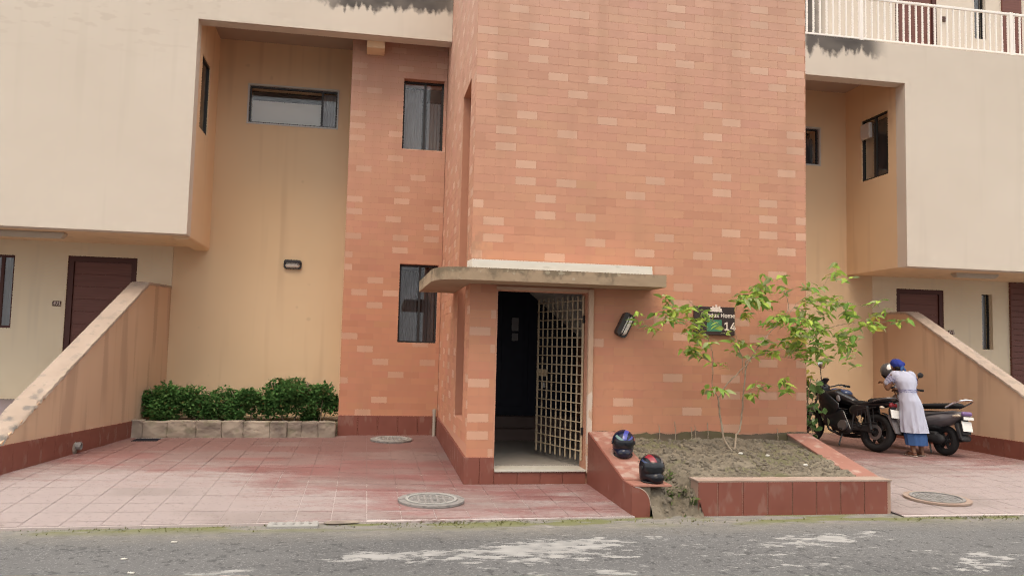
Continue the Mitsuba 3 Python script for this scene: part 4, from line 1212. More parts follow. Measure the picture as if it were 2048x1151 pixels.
for k, (x, y) in enumerate(((-1.466, 7.017), (-1.551, 6.122), (-1.704, 6.51))):
    s = trimesh.creation.icosphere(2, 0.015); s.vertices *= (1.6, 0.9, 0.35); s.vertices += rng.normal(0, 0.002, s.vertices.shape); s.apply_translation((x, y, ROAD + 0.006))
    add('litter_scrap', s, 'litter_white', smooth=True, label=('white crumb of litter on the lane, the farthest one at lower left', 'white crumb of litter on the lane by the bottom edge of the picture', 'white crumb of litter on the lane, middle and leftmost of the three')[k], cat='litter', group='white crumbs on the lane')

# ------------------------------------------------------------------ lamps and sign
def lamp(x, y, z, tilt, label):
    key = thing('wall_lamp', label, 'wall lamp')
    Tl = T().translate([x, y, z]).rotate([0, 1, 0], tilt)
    rr = lambda w, h, r_: sbox(-w / 2 + r_, -h / 2 + r_, w / 2 - r_, h / 2 - r_).buffer(r_, 6)
    add('back_plate', extr_xz(rr(0.30, 0.155, 0.045), -0.05, -0.001), 'lamp_dark', key, to_world=Tl)
    dome = M.batch_hull([ell((sx, -0.05, -0.012), (0.05, 0.045, 0.048), 18) for sx in (-0.075, 0.075)])
    add('lens', tri(dome), 'lamp_glass', key, smooth=True, to_world=Tl)
    hood = extr_xz(rr(0.29, 0.15, 0.04).intersection(sbox(-0.2, 0.022, 0.2, 0.2)), -0.105, -0.0502)
    add('hood', hood, 'lamp_dark', key, to_world=Tl)
    add('guard', tri(B(-0.135, 0.135, -0.10, -0.0505, -0.008, 0.002)), 'lamp_dark', key, to_world=Tl)


lamp(-1.30, 14.40, 2.935, 0, 'dark oval bulkhead lamp on the tan plaster wall')
lamp(3.075, 9.392, 1.885, -64, 'tilted bulkhead lamp on the brick wall beside the sapling')
sg = thing('house_sign', 'dark brown square name board behind the sapling leaves', 'sign')
add('board', tri(BB(3.965, 4.50, 9.355, 9.391, 1.795, 2.145, 0.005)), 'sign_dark', sg)
ft = lambda m, x, z: (m.apply_transform(trimesh.transformations.rotation_matrix(math.pi / 2, (1, 0, 0))), m.apply_translation((x, 9.3548, z)), m)[2]
add('lettering', ft(meshkit.text_mesh('Index Home', 0.050, 0.003, True), 4.10, 2.015), 'sign_light', sg)
add('lettering', ft(meshkit.text_mesh('14', 0.095, 0.003, True), 4.345, 1.86), 'sign_light', sg)
add('green_panel', tri(B(4.13, 4.325, 9.3525, 9.3549, 1.84, 1.985)), 'sign_green', sg)
sk = []
for k, (x, w_, h) in enumerate(((4.185, 0.022, 0.045), (4.207, 0.016, 0.065), (4.226, 0.022, 0.05), (4.25, 0.02, 0.082), (4.271, 0.022, 0.055), (4.294, 0.016, 0.066), (4.312, 0.022, 0.035))):
    sk.append(sbox(x - w_ / 2, 2.088, x + w_ / 2, 2.088 + h))
sk.append(Polygon([(4.16, 2.084), (4.335, 2.084), (4.31, 2.102), (4.185, 2.102)]))
add('skyline_emblem', extr_xz(unary_union(sk).buffer(0.0005), 9.347, 9.3549), 'sign_light', sg)

# ------------------------------------------------------------------ helmets
def full_helmet(x, y, z, yaw, tilt, shell_mat, patches, label):
    key = thing('motorcycle_helmet', label, 'helmet')
    Th = T().translate([x, y, z]).rotate([0, 0, 1], yaw).rotate([1, 0, 0], tilt)
    # local: face looks along -y, base at z = 0
    sh = U(ell((0, 0.012, 0.155), (0.124, 0.145, 0.125), 36), M.batch_hull([ell((0, 0.02, 0.15), (0.1225, 0.140, 0.105), 32), ell((0, 0.035, 0.045), (0.112, 0.112, 0.06), 28)]), M.batch_hull([ell((0, 0.03, 0.07), (0.115, 0.10, 0.06), 28), ell((0, -0.105, 0.058), (0.078, 0.056, 0.058), 28)]))
    sh = sh - B(-1, 1, -1, 1, -1, 0.004)
    cut = M.batch_hull([ell((sx, -0.15, zz), (0.02, 0.1, 0.012), 14) for sx in (-0.10, 0.10) for zz in (0.128, 0.188)])
    cav = ell((0, 0.01, 0.12), (0.105, 0.125, 0.112), 28)
    shell = sh - cut - cav - M.batch_hull([ell((0, 0.0, -0.03), (0.1, 0.115, 0.06), 20)])
    add('shell', tri(shell), shell_mat, key, smooth=40, to_world=Th)
    add('lining', tri(ell((0, 0.01, 0.12), (0.104, 0.124, 0.111), 24) - ell((0, -0.05, 0.11), (0.07, 0.11, 0.085), 20)), 'helmet_lining', key, smooth=40, to_world=Th)
    vis = (ell((0, 0.010, 0.155), (0.127, 0.149, 0.126), 40) - ell((0, 0.010, 0.155), (0.123, 0.144, 0.122), 40)) ^ M.batch_hull([ell((sx, -0.16, zz), (0.02, 0.12, 0.012), 14) for sx in (-0.105, 0.105) for zz in (0.122, 0.196)])
    add('visor', tri(vis), 'visor', key, smooth=40, to_world=Th)
    for sx in (-1, 1):
        add('visor_pivot', tri(M.cylinder(0.012, 0.02, 0.02, 20).rotate([0, 90 * sx, 0]).translate([0.118 * sx, -0.01, 0.150])), 'plastic_dark', key, to_world=Th)
    for (mat, c, r) in patches:
        pm = (ell((0, 0.012, 0.155), (0.1262, 0.1472, 0.1272), 40) - ell((0, 0.012, 0.155), (0.123, 0.144, 0.124), 40)) ^ B(-r[0], r[0], -r[1], r[1], -r[2], r[2]).rotate([r[3], r[4], r[5]]).translate(list(c))
        if pm.num_tri() > 0:
            add('decal', tri(pm), mat, key, smooth=40, to_world=Th)
    add('rim', tube([(0.100 * math.cos(t), 0.005 + 0.120 * math.sin(t), 0.010) for t in np.linspace(0, 2 * math.pi, 28, endpoint=False)], 0.008, 6, closed=True), 'plastic_dark', key, smooth=True, to_world=Th)
    for sx in (-0.035, 0.035):
        add('chin_vent', tri(BB(sx - 0.018, sx + 0.018, -0.163, -0.145, 0.060, 0.076, 0.003)), 'plastic_dark', key, to_world=Th)
    return key


full_helmet(2.845, 8.66, zl(8.60) + 0.012, -14, 12, 'helmet_navy', [('helmet_blue', (0.02, -0.06, 0.27), (0.022, 0.09, 0.06, 0, 0, -16)), ('helmet_mint', (-0.06, -0.10, 0.225), (0.06, 0.06, 0.013, 0, 24, 0)), ('helmet_blue', (0.075, -0.10, 0.215), (0.04, 0.06, 0.010, 0, -26, 0)), ('helmet_red', (0.09, -0.02, 0.185), (0.04, 0.08, 0.006, 10, 0, 0))],
            'dark blue helmet with clear visor, upper of the two on the sloping wall')
full_helmet(2.905, 7.895, 0.2545, 8, 0, 'helmet_black', [('helmet_red', (-0.045, -0.06, 0.265), (0.026, 0.07, 0.05, 0, 0, 12)), ('scooter_grey', (0.075, 0.0, 0.25), (0.010, 0.13, 0.06, 0, 20, 0)), ('bike_blue', (-0.08, -0.05, 0.205), (0.05, 0.08, 0.008, 14, 0, 0))],
            'black helmet with red crown patch on the ledge slab by the lane')


# ------------------------------------------------------------------ two-wheelers
def wheel(key, x, R, rt, To, nsp=5, name='wheel', disc=True):
    w = numbered(f'{key}__{name}')
    hub = U(M.cylinder(0.07, 0.055, 0.055, 24, True), M.cylinder(0.11, 0.018, 0.018, 12, True))
    rim = M.cylinder(rt * 1.3, R - rt * 1.25, R - rt * 1.25, 48, True) - M.cylinder(1, R - rt * 1.9, R - rt * 1.9, 48, True)
    sp = [hub, rim]
    for k in range(nsp):
        a = k * 360 / nsp
        sp.append(M.batch_hull([B(0.04, 0.06, -0.024, 0.024, -0.016, 0.016), B(R - rt * 1.95, R - rt * 1.8, -0.012, 0.012, -0.014, 0.014)]).rotate([0, 0, a]))
    mw = U(*sp).rotate([90, 0, 0]).translate([x, 0, R])
    scene[w] = mikit.ply(tri(mw), 'bike_satin', smooth=30, to_world=To)
    prof = []
    th = np.linspace(0, 2 * math.pi, 48, endpoint=False)
    ph = np.linspace(0, 2 * math.pi, 14, endpoint=False)
    V = np.array([(x + (R - rt + rt * math.cos(q)) * math.cos(t), rt * 1.0 * math.sin(q), R + (R - rt + rt * math.cos(q)) * math.sin(t)) for t in th for q in ph])
    F = []
    for i in range(48):
        for j in range(14):
            a, b, c, d = i * 14 + j, i * 14 + (j + 1) % 14, ((i + 1) % 48) * 14 + (j + 1) % 14, ((i + 1) % 48) * 14 + j
            F += [(a, b, c), (a, c, d)]
    m = trimesh.Trimesh(V, np.array(F), process=False); m.fix_normals()
    add('tyre', m, 'rubber', w, smooth=True, to_world=To)
    if disc:
        add('brake_disc', tri((M.cylinder(0.006, 0.12, 0.12, 36, True) - M.cylinder(1, 0.07, 0.07, 30, True)).rotate([90, 0, 0]).translate([x, 0.06, R])), 'alloy', w, to_world=To)
    return w


def arc_strip(x, R, r, a0, a1, w, t=0.006, n=16):
    P = []
    for k in range(n):
        a = math.radians(a0 + (a1 - a0) * k / (n - 1))
        P.append((math.cos(a), math.sin(a)))
    ms = []
    for k in range(n - 1):
        q = []
        for c, s in (P[k], P[k + 1]):
            for rr in (r, r + t):
                for yy in (-w, w):
                    q.append((x + rr * c, yy * (0.92 if rr == r else 1), R + rr * s))
        ms.append(M.hull_points(np.array(q)))
    return U(*ms)


def motorcycle(x, y, z, yaw, lean):
    key = thing('motorcycle', 'black motorcycle with white rear plate parked behind the soil bed', 'motorcycle')
    To = T().translate([x, y, z]).rotate([0, 0, 1], yaw).rotate([1, 0, 0], lean)
    WB = 1.33
    A = lambda n, m, mat, p=None, smooth=35: add(n, tri(m) if not isinstance(m, trimesh.Trimesh) else m, mat, p or key, smooth=smooth, to_world=To)
    wheel(key, 0, 0.305, 0.062, To); wheel(key, WB, 0.30, 0.05, To)
    A('rear_fender', arc_strip(0, 0.305, 0.325, 55, 165, 0.075), 'plastic_dark')
    A('mud_flap', M.batch_hull([B(-0.24, -0.22, -0.075, 0.075, 0.56, 0.60), B(-0.375, -0.365, -0.07, 0.07, 0.32, 0.34)]), 'scooter_grey')
    A('front_fender', arc_strip(WB, 0.30, 0.318, 30, 175, 0.06), 'bike_black')
    # frame, engine
    A('frame', cat([tube(smooth_pts([(WB - 0.32, s * 0.03, 0.92), (WB - 0.45, s * 0.12, 0.6), (WB - 0.5, s * 0.12, 0.27), (0.42, s * 0.13, 0.25), (0.36, s * 0.14, 0.5), (0.30, s * 0.12, 0.74)], 4), 0.018, 8) for s in (-1, 1)] + [tube([(0.38, s * 0.12, 0.34), (0.0, s * 0.11, 0.305)], 0.022, 8) for s in (-1, 1)] + [tube([(WB - 0.33, s * 0.04, 0.9), (0.34, s * 0.13, 0.72), (-0.28, s * 0.1, 0.84)], 0.016, 8) for s in (-1, 1)]), 'bike_satin', None, 40)
    eng = U(hull((0.52, 0, 0.36, 0.13, 0.15, 0.11), (0.74, 0, 0.36, 0.11, 0.13, 0.11)), BB(0.44, 0.60, -0.19, 0.19, 0.28, 0.45, 0.04))
    en = A('engine', eng, 'bike_satin')
    for k in range(6):
        A('cooling_fin', BB(0.66, 0.86, -0.105, 0.105, 0.46 + k * 0.034, 0.474 + k * 0.034, 0.006).rotate([0, 0, 0]), 'alloy' if k % 2 else 'bike_satin', en)
    A('gear_cover', M.cylinder(0.40, 0.085, 0.085, 28, True).rotate([90, 0, 0]).translate([0.52, 0, 0.36]), 'alloy', en)
    A('exhaust', cat([tube(smooth_pts([(0.86, -0.05, 0.5), (0.95, -0.09, 0.38), (0.86, -0.13, 0.22), (0.5, -0.17, 0.2), (0.25, -0.19, 0.25)], 5), 0.021, 9), tube([(0.28, -0.19, 0.25), (0.15, -0.20, 0.28), (-0.30, -0.21, 0.40), (-0.33, -0.21, 0.408)], [0.03, 0.05, 0.052, 0.035], 14)]), 'bike_satin')
    A('fairing', U(*[M.batch_hull([ell((0.98, s * 0.17, 0.80), (0.08, 0.03, 0.12), 14), ell((0.72, s * 0.175, 0.66), (0.10, 0.03, 0.09), 14), ell((0.92, s * 0.12, 0.50), (0.05, 0.03, 0.08), 14)]) for s in (-1, 1)]), 'bike_black')
    A('belly_cowl', U(*[M.batch_hull([ell((0.90, s * 0.13, 0.46), (0.07, 0.03, 0.12), 14), ell((0.46, s * 0.14, 0.30), (0.08, 0.03, 0.06), 14), ell((0.62, s * 0.14, 0.52), (0.10, 0.03, 0.10), 14)]) for s in (-1, 1)]), 'bike_black')
    A('tank', hull((0.94, 0, 0.84, 0.14, 0.175, 0.11), (0.74, 0, 0.85, 0.14, 0.185, 0.12), (0.50, 0, 0.77, 0.10, 0.10, 0.07), seg=28), 'bike_black', None, 60)
    A('tank_highlight', hull((0.82, 0, 0.925, 0.08, 0.13, 0.05), (0.64, 0, 0.89, 0.10, 0.11, 0.07), seg=24), 'bike_blue', None, 60)  # blue-grey highlight on top of the tank, put into this piece as colour
    A('badge', hull((0.66, 0.17, 0.80, 0.04, 0.02, 0.05), (0.64, 0.172, 0.77, 0.035, 0.02, 0.035)), 'scooter_grey', None, 60)
    st = A('seat', M.batch_hull([ell((0.45, 0, 0.75), (0.10, 0.10, 0.05), 18), ell((0.20, 0, 0.745), (0.10, 0.135, 0.045), 18), ell((0.12, 0, 0.75), (0.1, 0.13, 0.04), 18)]), 'rubber', None, 50)
    A('pillion_pad', M.batch_hull([ell((0.10, 0, 0.795), (0.07, 0.12, 0.05), 18), ell((-0.12, 0, 0.835), (0.09, 0.10, 0.04), 18)]), 'rubber', st, 50)
    A('tail_panel', M.batch_hull([ell((0.22, 0, 0.72), (0.10, 0.14, 0.07), 18), ell((-0.20, 0, 0.775), (0.07, 0.075, 0.045), 18)]), 'bike_black', None, 50)
    A('side_panel', U(*[hull((0.34, s * 0.13, 0.62, 0.12, 0.03, 0.10), (0.18, s * 0.13, 0.66, 0.1, 0.03, 0.06)) for s in (-1, 1)]), 'bike_black', None, 50)
    A('grab_rail', tube(smooth_pts([(0.02, 0.13, 0.79), (-0.14, 0.14, 0.84), (-0.25, 0.08, 0.865), (-0.25, -0.08, 0.865), (-0.14, -0.14, 0.84), (0.02, -0.13, 0.79)], 5), 0.013, 8), 'alloy', None, 50)
    A('tail_light', M.batch_hull([ell((-0.245, sx, 0.755), (0.03, 0.035, 0.04), 12) for sx in (-0.055, 0.055)]), 'tail_red')
    pb = A('plate_bracket', BB(-0.27, -0.21, -0.05, 0.05, 0.52, 0.74, 0.01), 'plastic_dark')
    A('number_plate', M.batch_hull([B(-0.297, -0.288, -0.125, 0.125, 0.68, 0.685), B(-0.332, -0.323, -0.125, 0.125, 0.555, 0.56)]), 'plate_white', pb, 30)
    for s in (-1, 1):
        ii = A('indicator', hull((-0.16, s * 0.10, 0.70, 0.012, 0.03, 0.012), (-0.17, s * 0.17, 0.70, 0.035, 0.035, 0.028)), 'lens_amber')
        A('shock_absorber', cat([tube([(0.02, s * 0.13, 0.33), (0.12, s * 0.14, 0.70)], 0.026, 10), tube([(0.03 + 0.1 * t + 0 * t, s * 0.13 + 0.012 * math.cos(t * 50), 0.36 + 0.28 * t + 0.012 * math.sin(t * 50)) for t in np.linspace(0, 1, 70)], 0.012, 5)]), 'bike_satin')
        A('front_fork', cat([tube([(WB, s * 0.085, 0.30), (WB - 0.14, s * 0.085, 0.66)], 0.027, 10), tube([(WB - 0.14, s * 0.085, 0.66), (WB - 0.27, s * 0.085, 0.99)], 0.019, 10)]), 'alloy', None, 40)
        A('grip', tube([(WB - 0.42, s * 0.27, 1.045), (WB - 0.46, s * 0.38, 1.04)], 0.019, 10), 'rubber', None, 40)
        A('brake_lever', tube(smooth_pts([(WB - 0.36, s * 0.23, 1.04), (WB - 0.33, s * 0.30, 1.03), (WB - 0.38, s * 0.38, 1.025)], 4), 0.006, 6), 'alloy')
        if s > 0:
            mm = A('mirror', hull((WB - 0.40, s * 0.31, 1.33, 0.018, 0.08, 0.065), (WB - 0.40, s * 0.34, 1.335, 0.016, 0.065, 0.06)), 'plastic_dark', None, 50)
            A('mirror_face', ell((WB - 0.420, s * 0.325, 1.333), (0.004, 0.092, 0.075), 20).rotate([0, 0, 0]), 'mirror_glass', mm, 50)
            A('mirror_stalk', tube(smooth_pts([(WB - 0.36, s * 0.22, 1.05), (WB - 0.37, s * 0.27, 1.18), (WB - 0.39, s * 0.31, 1.29)], 4), 0.007, 6), 'plastic_dark', mm)
        A('footpeg', tube([(0.52, s * 0.12, 0.30), (0.52, s * 0.25, 0.30)], 0.014, 8), 'rubber')
        A('pillion_peg', tube([(0.20, s * 0.13, 0.36), (0.18, s * 0.25, 0.37)], 0.013, 8), 'rubber')
    A('handlebar', tube(smooth_pts([(WB - 0.45, 0.36, 1.04), (WB - 0.38, 0.22, 1.05), (WB - 0.31, 0.09, 1.0), (WB - 0.31, -0.09, 1.0), (WB - 0.38, -0.22, 1.05), (WB - 0.45, -0.36, 1.04)], 5), 0.012, 8), 'bike_satin')
    hl = A('headlamp', hull((WB - 0.16, 0, 0.90, 0.10, 0.10, 0.10), (WB - 0.25, 0, 0.95, 0.08, 0.11, 0.10)), 'bike_black', None, 50)
    A('lens', ell((WB - 0.075, 0, 0.89), (0.025, 0.075, 0.075), 20), 'lamp_glass', hl, 50)
    A('visor', M.batch_hull([ell((WB - 0.18, 0, 1.02), (0.03, 0.10, 0.02), 12), ell((WB - 0.27, 0, 1.12), (0.015, 0.08, 0.02), 12)]), 'bike_black', hl, 50)
    A('chain_cover', BB(0.02, 0.44, 0.115, 0.135, 0.30, 0.40, 0.01), 'bike_satin')
    A('side_stand', tube([(0.55, 0.13, 0.24), (0.47, 0.30, 0.035), (0.44, 0.32, 0.03)], 0.013, 8), 'bike_satin')
    A('saree_guard', cat([tube([(0.28 - k * 0.07, 0.155, 0.62 + 0.015 * k), (0.24 - k * 0.07, 0.165, 0.42 + 0.01 * k)], 0.006, 5) for k in range(5)] + [tube([(0.30, 0.155, 0.63), (-0.06, 0.16, 0.70)], 0.007, 6), tube([(0.26, 0.165, 0.41), (-0.08, 0.17, 0.46)], 0.007, 6)]), 'bike_satin')
    return key


def heading(ax, ay, bx, by):
    return math.degrees(math.atan2(by - ay, bx - ax))


motorcycle(8.10, 11.80, float(zg(8.1, 11.8)) + 0.004, heading(8.10, 11.80, 7.66, 13.05), 7)


def scooter(x, y, z, yaw, lean):
    key = thing('scooter', 'grey scooter with white rear plate parked beside the woman', 'scooter')
    To = T().translate([x, y, z]).rotate([0, 0, 1], yaw).rotate([1, 0, 0], lean)
    WB = 1.24
    A = lambda n, m, mat, p=None, smooth=40: add(n, tri(m) if not isinstance(m, trimesh.Trimesh) else m, mat, p or key, smooth=smooth, to_world=To)
    wheel(key, 0, 0.235, 0.055, To, 6, disc=False); wheel(key, WB, 0.235, 0.05, To, 6, disc=False)
    A('engine', U(hull((0.02, 0.11, 0.25, 0.10, 0.06, 0.08), (0.42, 0.10, 0.27, 0.09, 0.07, 0.08)), BB(0.05, 0.36, 0.07, 0.16, 0.27, 0.36, 0.02)), 'plastic_dark')
    A('exhaust', tube([(0.30, -0.13, 0.22), (0.12, -0.15, 0.24), (-0.28, -0.16, 0.30)], [0.03, 0.055, 0.045], 14), 'bike_satin')
    A('rear_body', M.batch_hull([ell((0.40, 0, 0.50), (0.14, 0.17, 0.17), 22), ell((-0.02, 0, 0.58), (0.18, 0.185, 0.11), 22), ell((-0.30, 0, 0.66), (0.08, 0.11, 0.05), 22)]), 'scooter_grey', None, 60)
    A('under_cover', M.batch_hull([ell((0.46, 0, 0.34), (0.10, 0.15, 0.08), 16), ell((0.16, 0, 0.43), (0.12, 0.15, 0.06), 16)]), 'plastic_dark', None, 60)
    A('trim_strip', U(*[M.batch_hull([ell((0.32, s * 0.178, 0.60), (0.06, 0.012, 0.010), 10), ell((-0.24, s * 0.135, 0.70), (0.06, 0.012, 0.010), 10)]) for s in (-1, 1)]), 'alloy', None, 60)
    A('seat', M.batch_hull([ell((0.46, 0, 0.735), (0.12, 0.13, 0.04), 20), ell((0.15, 0, 0.76), (0.12, 0.16, 0.045), 20), ell((-0.18, 0, 0.79), (0.10, 0.12, 0.045), 20)]), 'rubber', None, 60)
    A('grab_rail', tube(smooth_pts([(-0.10, 0.14, 0.75), (-0.26, 0.15, 0.83), (-0.38, 0.09, 0.88), (-0.38, -0.09, 0.88), (-0.26, -0.15, 0.83), (-0.10, -0.14, 0.75)], 5), 0.017, 9), 'chrome', None, 60)
    A('tail_light', M.batch_hull([ell((-0.36, sx, 0.675), (0.03, 0.03, 0.035), 14) for sx in (-0.07, 0.07)]), 'tail_violet', None, 60)
    for s in (-1, 1):
        A('indicator', hull((-0.32, s * 0.115, 0.64, 0.03, 0.03, 0.022), (-0.26, s * 0.14, 0.63, 0.03, 0.02, 0.02)), 'lens_amber', None, 60)
    A('rear_mudguard', M.batch_hull([ell((-0.24, 0, 0.50), (0.06, 0.09, 0.05), 14), ell((-0.36, 0, 0.28), (0.02, 0.085, 0.03), 14), ell((-0.30, 0, 0.30), (0.02, 0.08, 0.03), 14)]), 'plastic_dark', None, 60)
    pb = A('plate_bracket', M.batch_hull([B(-0.33, -0.30, -0.06, 0.06, 0.54, 0.60), B(-0.385, -0.36, -0.08, 0.08, 0.36, 0.4)]), 'plastic_dark')
    A('number_plate', M.batch_hull([B(-0.362, -0.352, -0.095, 0.095, 0.555, 0.56), B(-0.404, -0.394, -0.095, 0.095, 0.41, 0.415)]), 'plate_white', pb, 30)
    A('number_plate', M.batch_hull([B(-0.405, -0.395, -0.10, 0.10, 0.585, 0.59), B(-0.40, -0.39, -0.10, 0.10, 0.625, 0.63)]), 'plate_white', pb, 30)
    A('floorboard', U(BB(0.44, 0.98, -0.17, 0.17, 0.27, 0.32, 0.02), BB(0.5, 0.95, -0.12, 0.12, 0.22, 0.272, 0.01)), 'plastic_dark')
    A('leg_shield', M.batch_hull([ell((0.96, 0, 0.34), (0.04, 0.17, 0.05), 16), ell((0.98, 0, 0.62), (0.05, 0.21, 0.1), 16), ell((0.93, 0, 0.86), (0.05, 0.12, 0.06), 16)]), 'scooter_grey', None, 60)
    A('front_apron', M.batch_hull([ell((1.02, 0, 0.5), (0.08, 0.12, 0.12), 16), ell((1.0, 0, 0.84), (0.07, 0.10, 0.06), 16)]), 'scooter_grey', None, 60)
    A('front_fender', arc_strip(WB, 0.235, 0.255, 20, 170, 0.075), 'scooter_grey', None, 60)
    A('front_fork', cat([tube([(WB, s * 0.07, 0.235), (WB - 0.2, s * 0.06, 0.6)], 0.022, 9) for s in (-1, 1)]), 'bike_satin')
    hc = A('handlebar_cowl', M.batch_hull([ell((0.92, 0, 1.0), (0.08, 0.15, 0.11), 16), ell((0.86, 0.2, 1.0), (0.035, 0.06, 0.03), 14), ell((0.86, -0.2, 1.0), (0.035, 0.06, 0.03), 14)]), 'scooter_grey', None, 60)
    A('headlamp', ell((0.985, 0, 0.975), (0.03, 0.08, 0.055), 18), 'lamp_glass', hc, 60)
    for s in (-1, 1):
        A('grip', tube([(0.85, s * 0.24, 1.0), (0.81, s * 0.36, 0.995)], 0.019, 10), 'rubber')
        A('mirror_stalk', tube(smooth_pts([(0.87, s * 0.2, 1.01), (0.87, s * 0.25, 1.12), (0.85, s * 0.30, 1.22)], 4), 0.007, 6), 'plastic_dark')
        A('mirror', ell((0.84, s * 0.31, 1.25), (0.018, 0.065, 0.048), 16), 'plastic_dark', None, 60)
    A('centre_stand', cat([tube([(0.22, s * 0.10, 0.2), (0.12, s * 0.16, 0.02)], 0.014, 8) for s in (-1, 1)]), 'bike_satin')
    return key


SX, SY = 9.03, 11.40
syaw = heading(9.03, 11.40, 8.83, 12.62)
scooter(SX, SY, float(zg(SX, SY)) + 0.004, syaw, 4)

# open-face silver helmet hung on the scooter's left mirror
hk = thing('motorcycle_helmet', 'silver helmet with glossy visor hanging on the scooter mirror', 'helmet')
hx, hy, hz = 8.55, 12.13, 1.225
Th = T().translate([hx, hy, hz]).rotate([0, 0, 1], 62).rotate([1, 0, 0], 20)
shell = ell((0, 0.01, 0.13), (0.128, 0.15, 0.135), 36) - B(-1, 1, -1, 1, -1, 0.03) - M.batch_hull([ell((sx, -0.17, zz), (0.03, 0.12, 0.02), 14) for sx in (-0.10, 0.10) for zz in (0.06, 0.15)]) - ell((0, 0.01, 0.10), (0.108, 0.13, 0.115), 28)
add('shell', tri(shell), 'helmet_silver', hk, smooth=40, to_world=Th)
add('chin_bar', tri(M.batch_hull([ell((sx, yy, 0.03), (0.02, 0.02, 0.03), 12) for sx, yy in ((-0.07, -0.12), (0.07, -0.12))]) + M.batch_hull([ell((0.07, -0.12, 0.03), (0.02, 0.02, 0.03), 12), ell((0.115, -0.03, 0.05), (0.014, 0.02, 0.03), 12)]) + M.batch_hull([ell((-0.07, -0.12, 0.03), (0.02, 0.02, 0.03), 12), ell((-0.115, -0.03, 0.05), (0.014, 0.02, 0.03), 12)])), 'helmet_silver', hk, smooth=50, to_world=Th)
add('visor', tri((ell((0, 0.01, 0.13), (0.131, 0.154, 0.137), 36) - ell((0, 0.01, 0.13), (0.128, 0.150, 0.134), 36)) ^ M.batch_hull([ell((sx, -0.17, zz), (0.03, 0.13, 0.02), 14) for sx in (-0.11, 0.11) for zz in (0.08, 0.17)])), 'visor', hk, smooth=40, to_world=Th)
add('decal', tri((ell((0, 0.01, 0.13), (0.1295, 0.1515, 0.1365), 36) - ell((0, 0.01, 0.13), (0.126, 0.148, 0.133), 36)) ^ ell((-0.10, 0.05, 0.19), (0.05, 0.04, 0.06), 18)), 'plate_white', hk, smooth=40, to_world=Th)
add('lining', tri(ell((0, 0.01, 0.10), (0.107, 0.129, 0.114), 24) - ell((0, -0.05, 0.09), (0.075, 0.12, 0.09), 20)), 'helmet_lining', hk, smooth=40, to_world=Th)

# ------------------------------------------------------------------ the woman
WX, WYY = 8.50, 11.42
wz = float(zg(WX, WYY)) + 0.005
wyaw = heading(WX, WYY, 8.60, 12.6) - 90 + 3
SHEAR = mi.ScalarTransform4f([[1, 0, -0.025, 0], [0, 1, 0.20, 0], [0, 0, 0.975, 0], [0, 0, 0, 1]])      # she leans towards the scooter
Tw = T().translate([WX, WYY - 0.10, wz]).rotate([0, 0, 1], wyaw) @ SHEAR
wm = thing('person', 'woman in lavender tunic and blue headscarf, back turned, beside the grey scooter', 'person')


def bones(chains, edge=0.02, it=6):
    ms = []
    for ch in chains:
        for a, b in zip(ch[:-1], ch[1:]):
            ms.append(M.batch_hull([M.sphere(a[3], 16).translate(list(a[:3])), M.sphere(b[3], 16).translate(list(b[:3]))]))
    m = tri(U(*ms).refine_to_length(edge))
    m.merge_vertices()
    trimesh.smoothing.filter_taubin(m, lamb=0.5, nu=0.52, iterations=it)
    return m


# facing +y, head bowed forward and a little to the left
hand_l = (-0.05, 0.545, 1.13)
hand_r = (0.16, 0.50, 1.02)


def hand(c, d, up, side):
    """palm and five bent fingers as chains; d = pointing direction, side = thumb side"""
    c, d, up, side = map(np.array, (c, d, up, side))
    ch = [[(*(c - d * 0.035), 0.022), (*(c + d * 0.03 + side * 0.02), 0.017)], [(*(c - d * 0.035), 0.022), (*(c + d * 0.03 - side * 0.022), 0.015)]]
    for k, (o, L) in enumerate(((0.027, 0.062), (0.009, 0.072), (-0.010, 0.066), (-0.028, 0.05))):
        b = c + d * 0.035 + side * o
        m1 = b + d * L * 0.5 - up * 0.006
        m2 = m1 + d * L * 0.30 - up * 0.02
        m3_ = m2 + d * L * 0.12 - up * 0.022
        ch.append([(*b, 0.0092), (*m1, 0.0086), (*m2, 0.0080), (*m3_, 0.0072)])
    b = c - d * 0.01 + side * 0.03
    m1 = b + side * 0.025 + d * 0.025
    ch.append([(*b, 0.0115), (*m1, 0.0098), (*(m1 + d * 0.03 - up * 0.008), 0.0085)])
    return ch


torso = [[(0, 0.0, 0.86, 0.115), (0, 0.01, 1.02, 0.105), (0, 0.035, 1.18, 0.108), (0, 0.075, 1.25, 0.08), (0, 0.105, 1.325, 0.05), (-0.01, 0.14, 1.37, 0.047)],
         [(-0.14, 0.07, 1.255, 0.06), (0.14, 0.07, 1.255, 0.06)],
         [(-0.07, 0, 0.84, 0.085), (-0.085, 0.01, 0.48, 0.066), (-0.08, 0.0, 0.30, 0.052), (-0.08, -0.02, 0.09, 0.033), (-0.08, -0.025, 0.045, 0.034)], [(-0.08, -0.03, 0.035, 0.030), (-0.085, 0.08, 0.028, 0.028), (-0.088, 0.16, 0.024, 0.020)],
         [(0.07, 0, 0.84, 0.085), (0.085, 0.01, 0.48, 0.066), (0.08, 0.03, 0.30, 0.052), (0.08, 0.02, 0.09, 0.033), (0.08, 0.015, 0.045, 0.034)], [(0.08, 0.01, 0.035, 0.030), (0.085, 0.12, 0.028, 0.028), (0.088, 0.20, 0.024, 0.020)],
         [(-0.165, 0.07, 1.255, 0.055), (-0.235, 0.17, 1.05, 0.042), (-0.14, 0.36, 1.08, 0.032), (-0.06, 0.50, 1.122, 0.024)],
         [(0.165, 0.07, 1.255, 0.055), (0.235, 0.18, 1.06, 0.042), (0.20, 0.36, 1.0, 0.032), (0.165, 0.455, 1.012, 0.024)]]
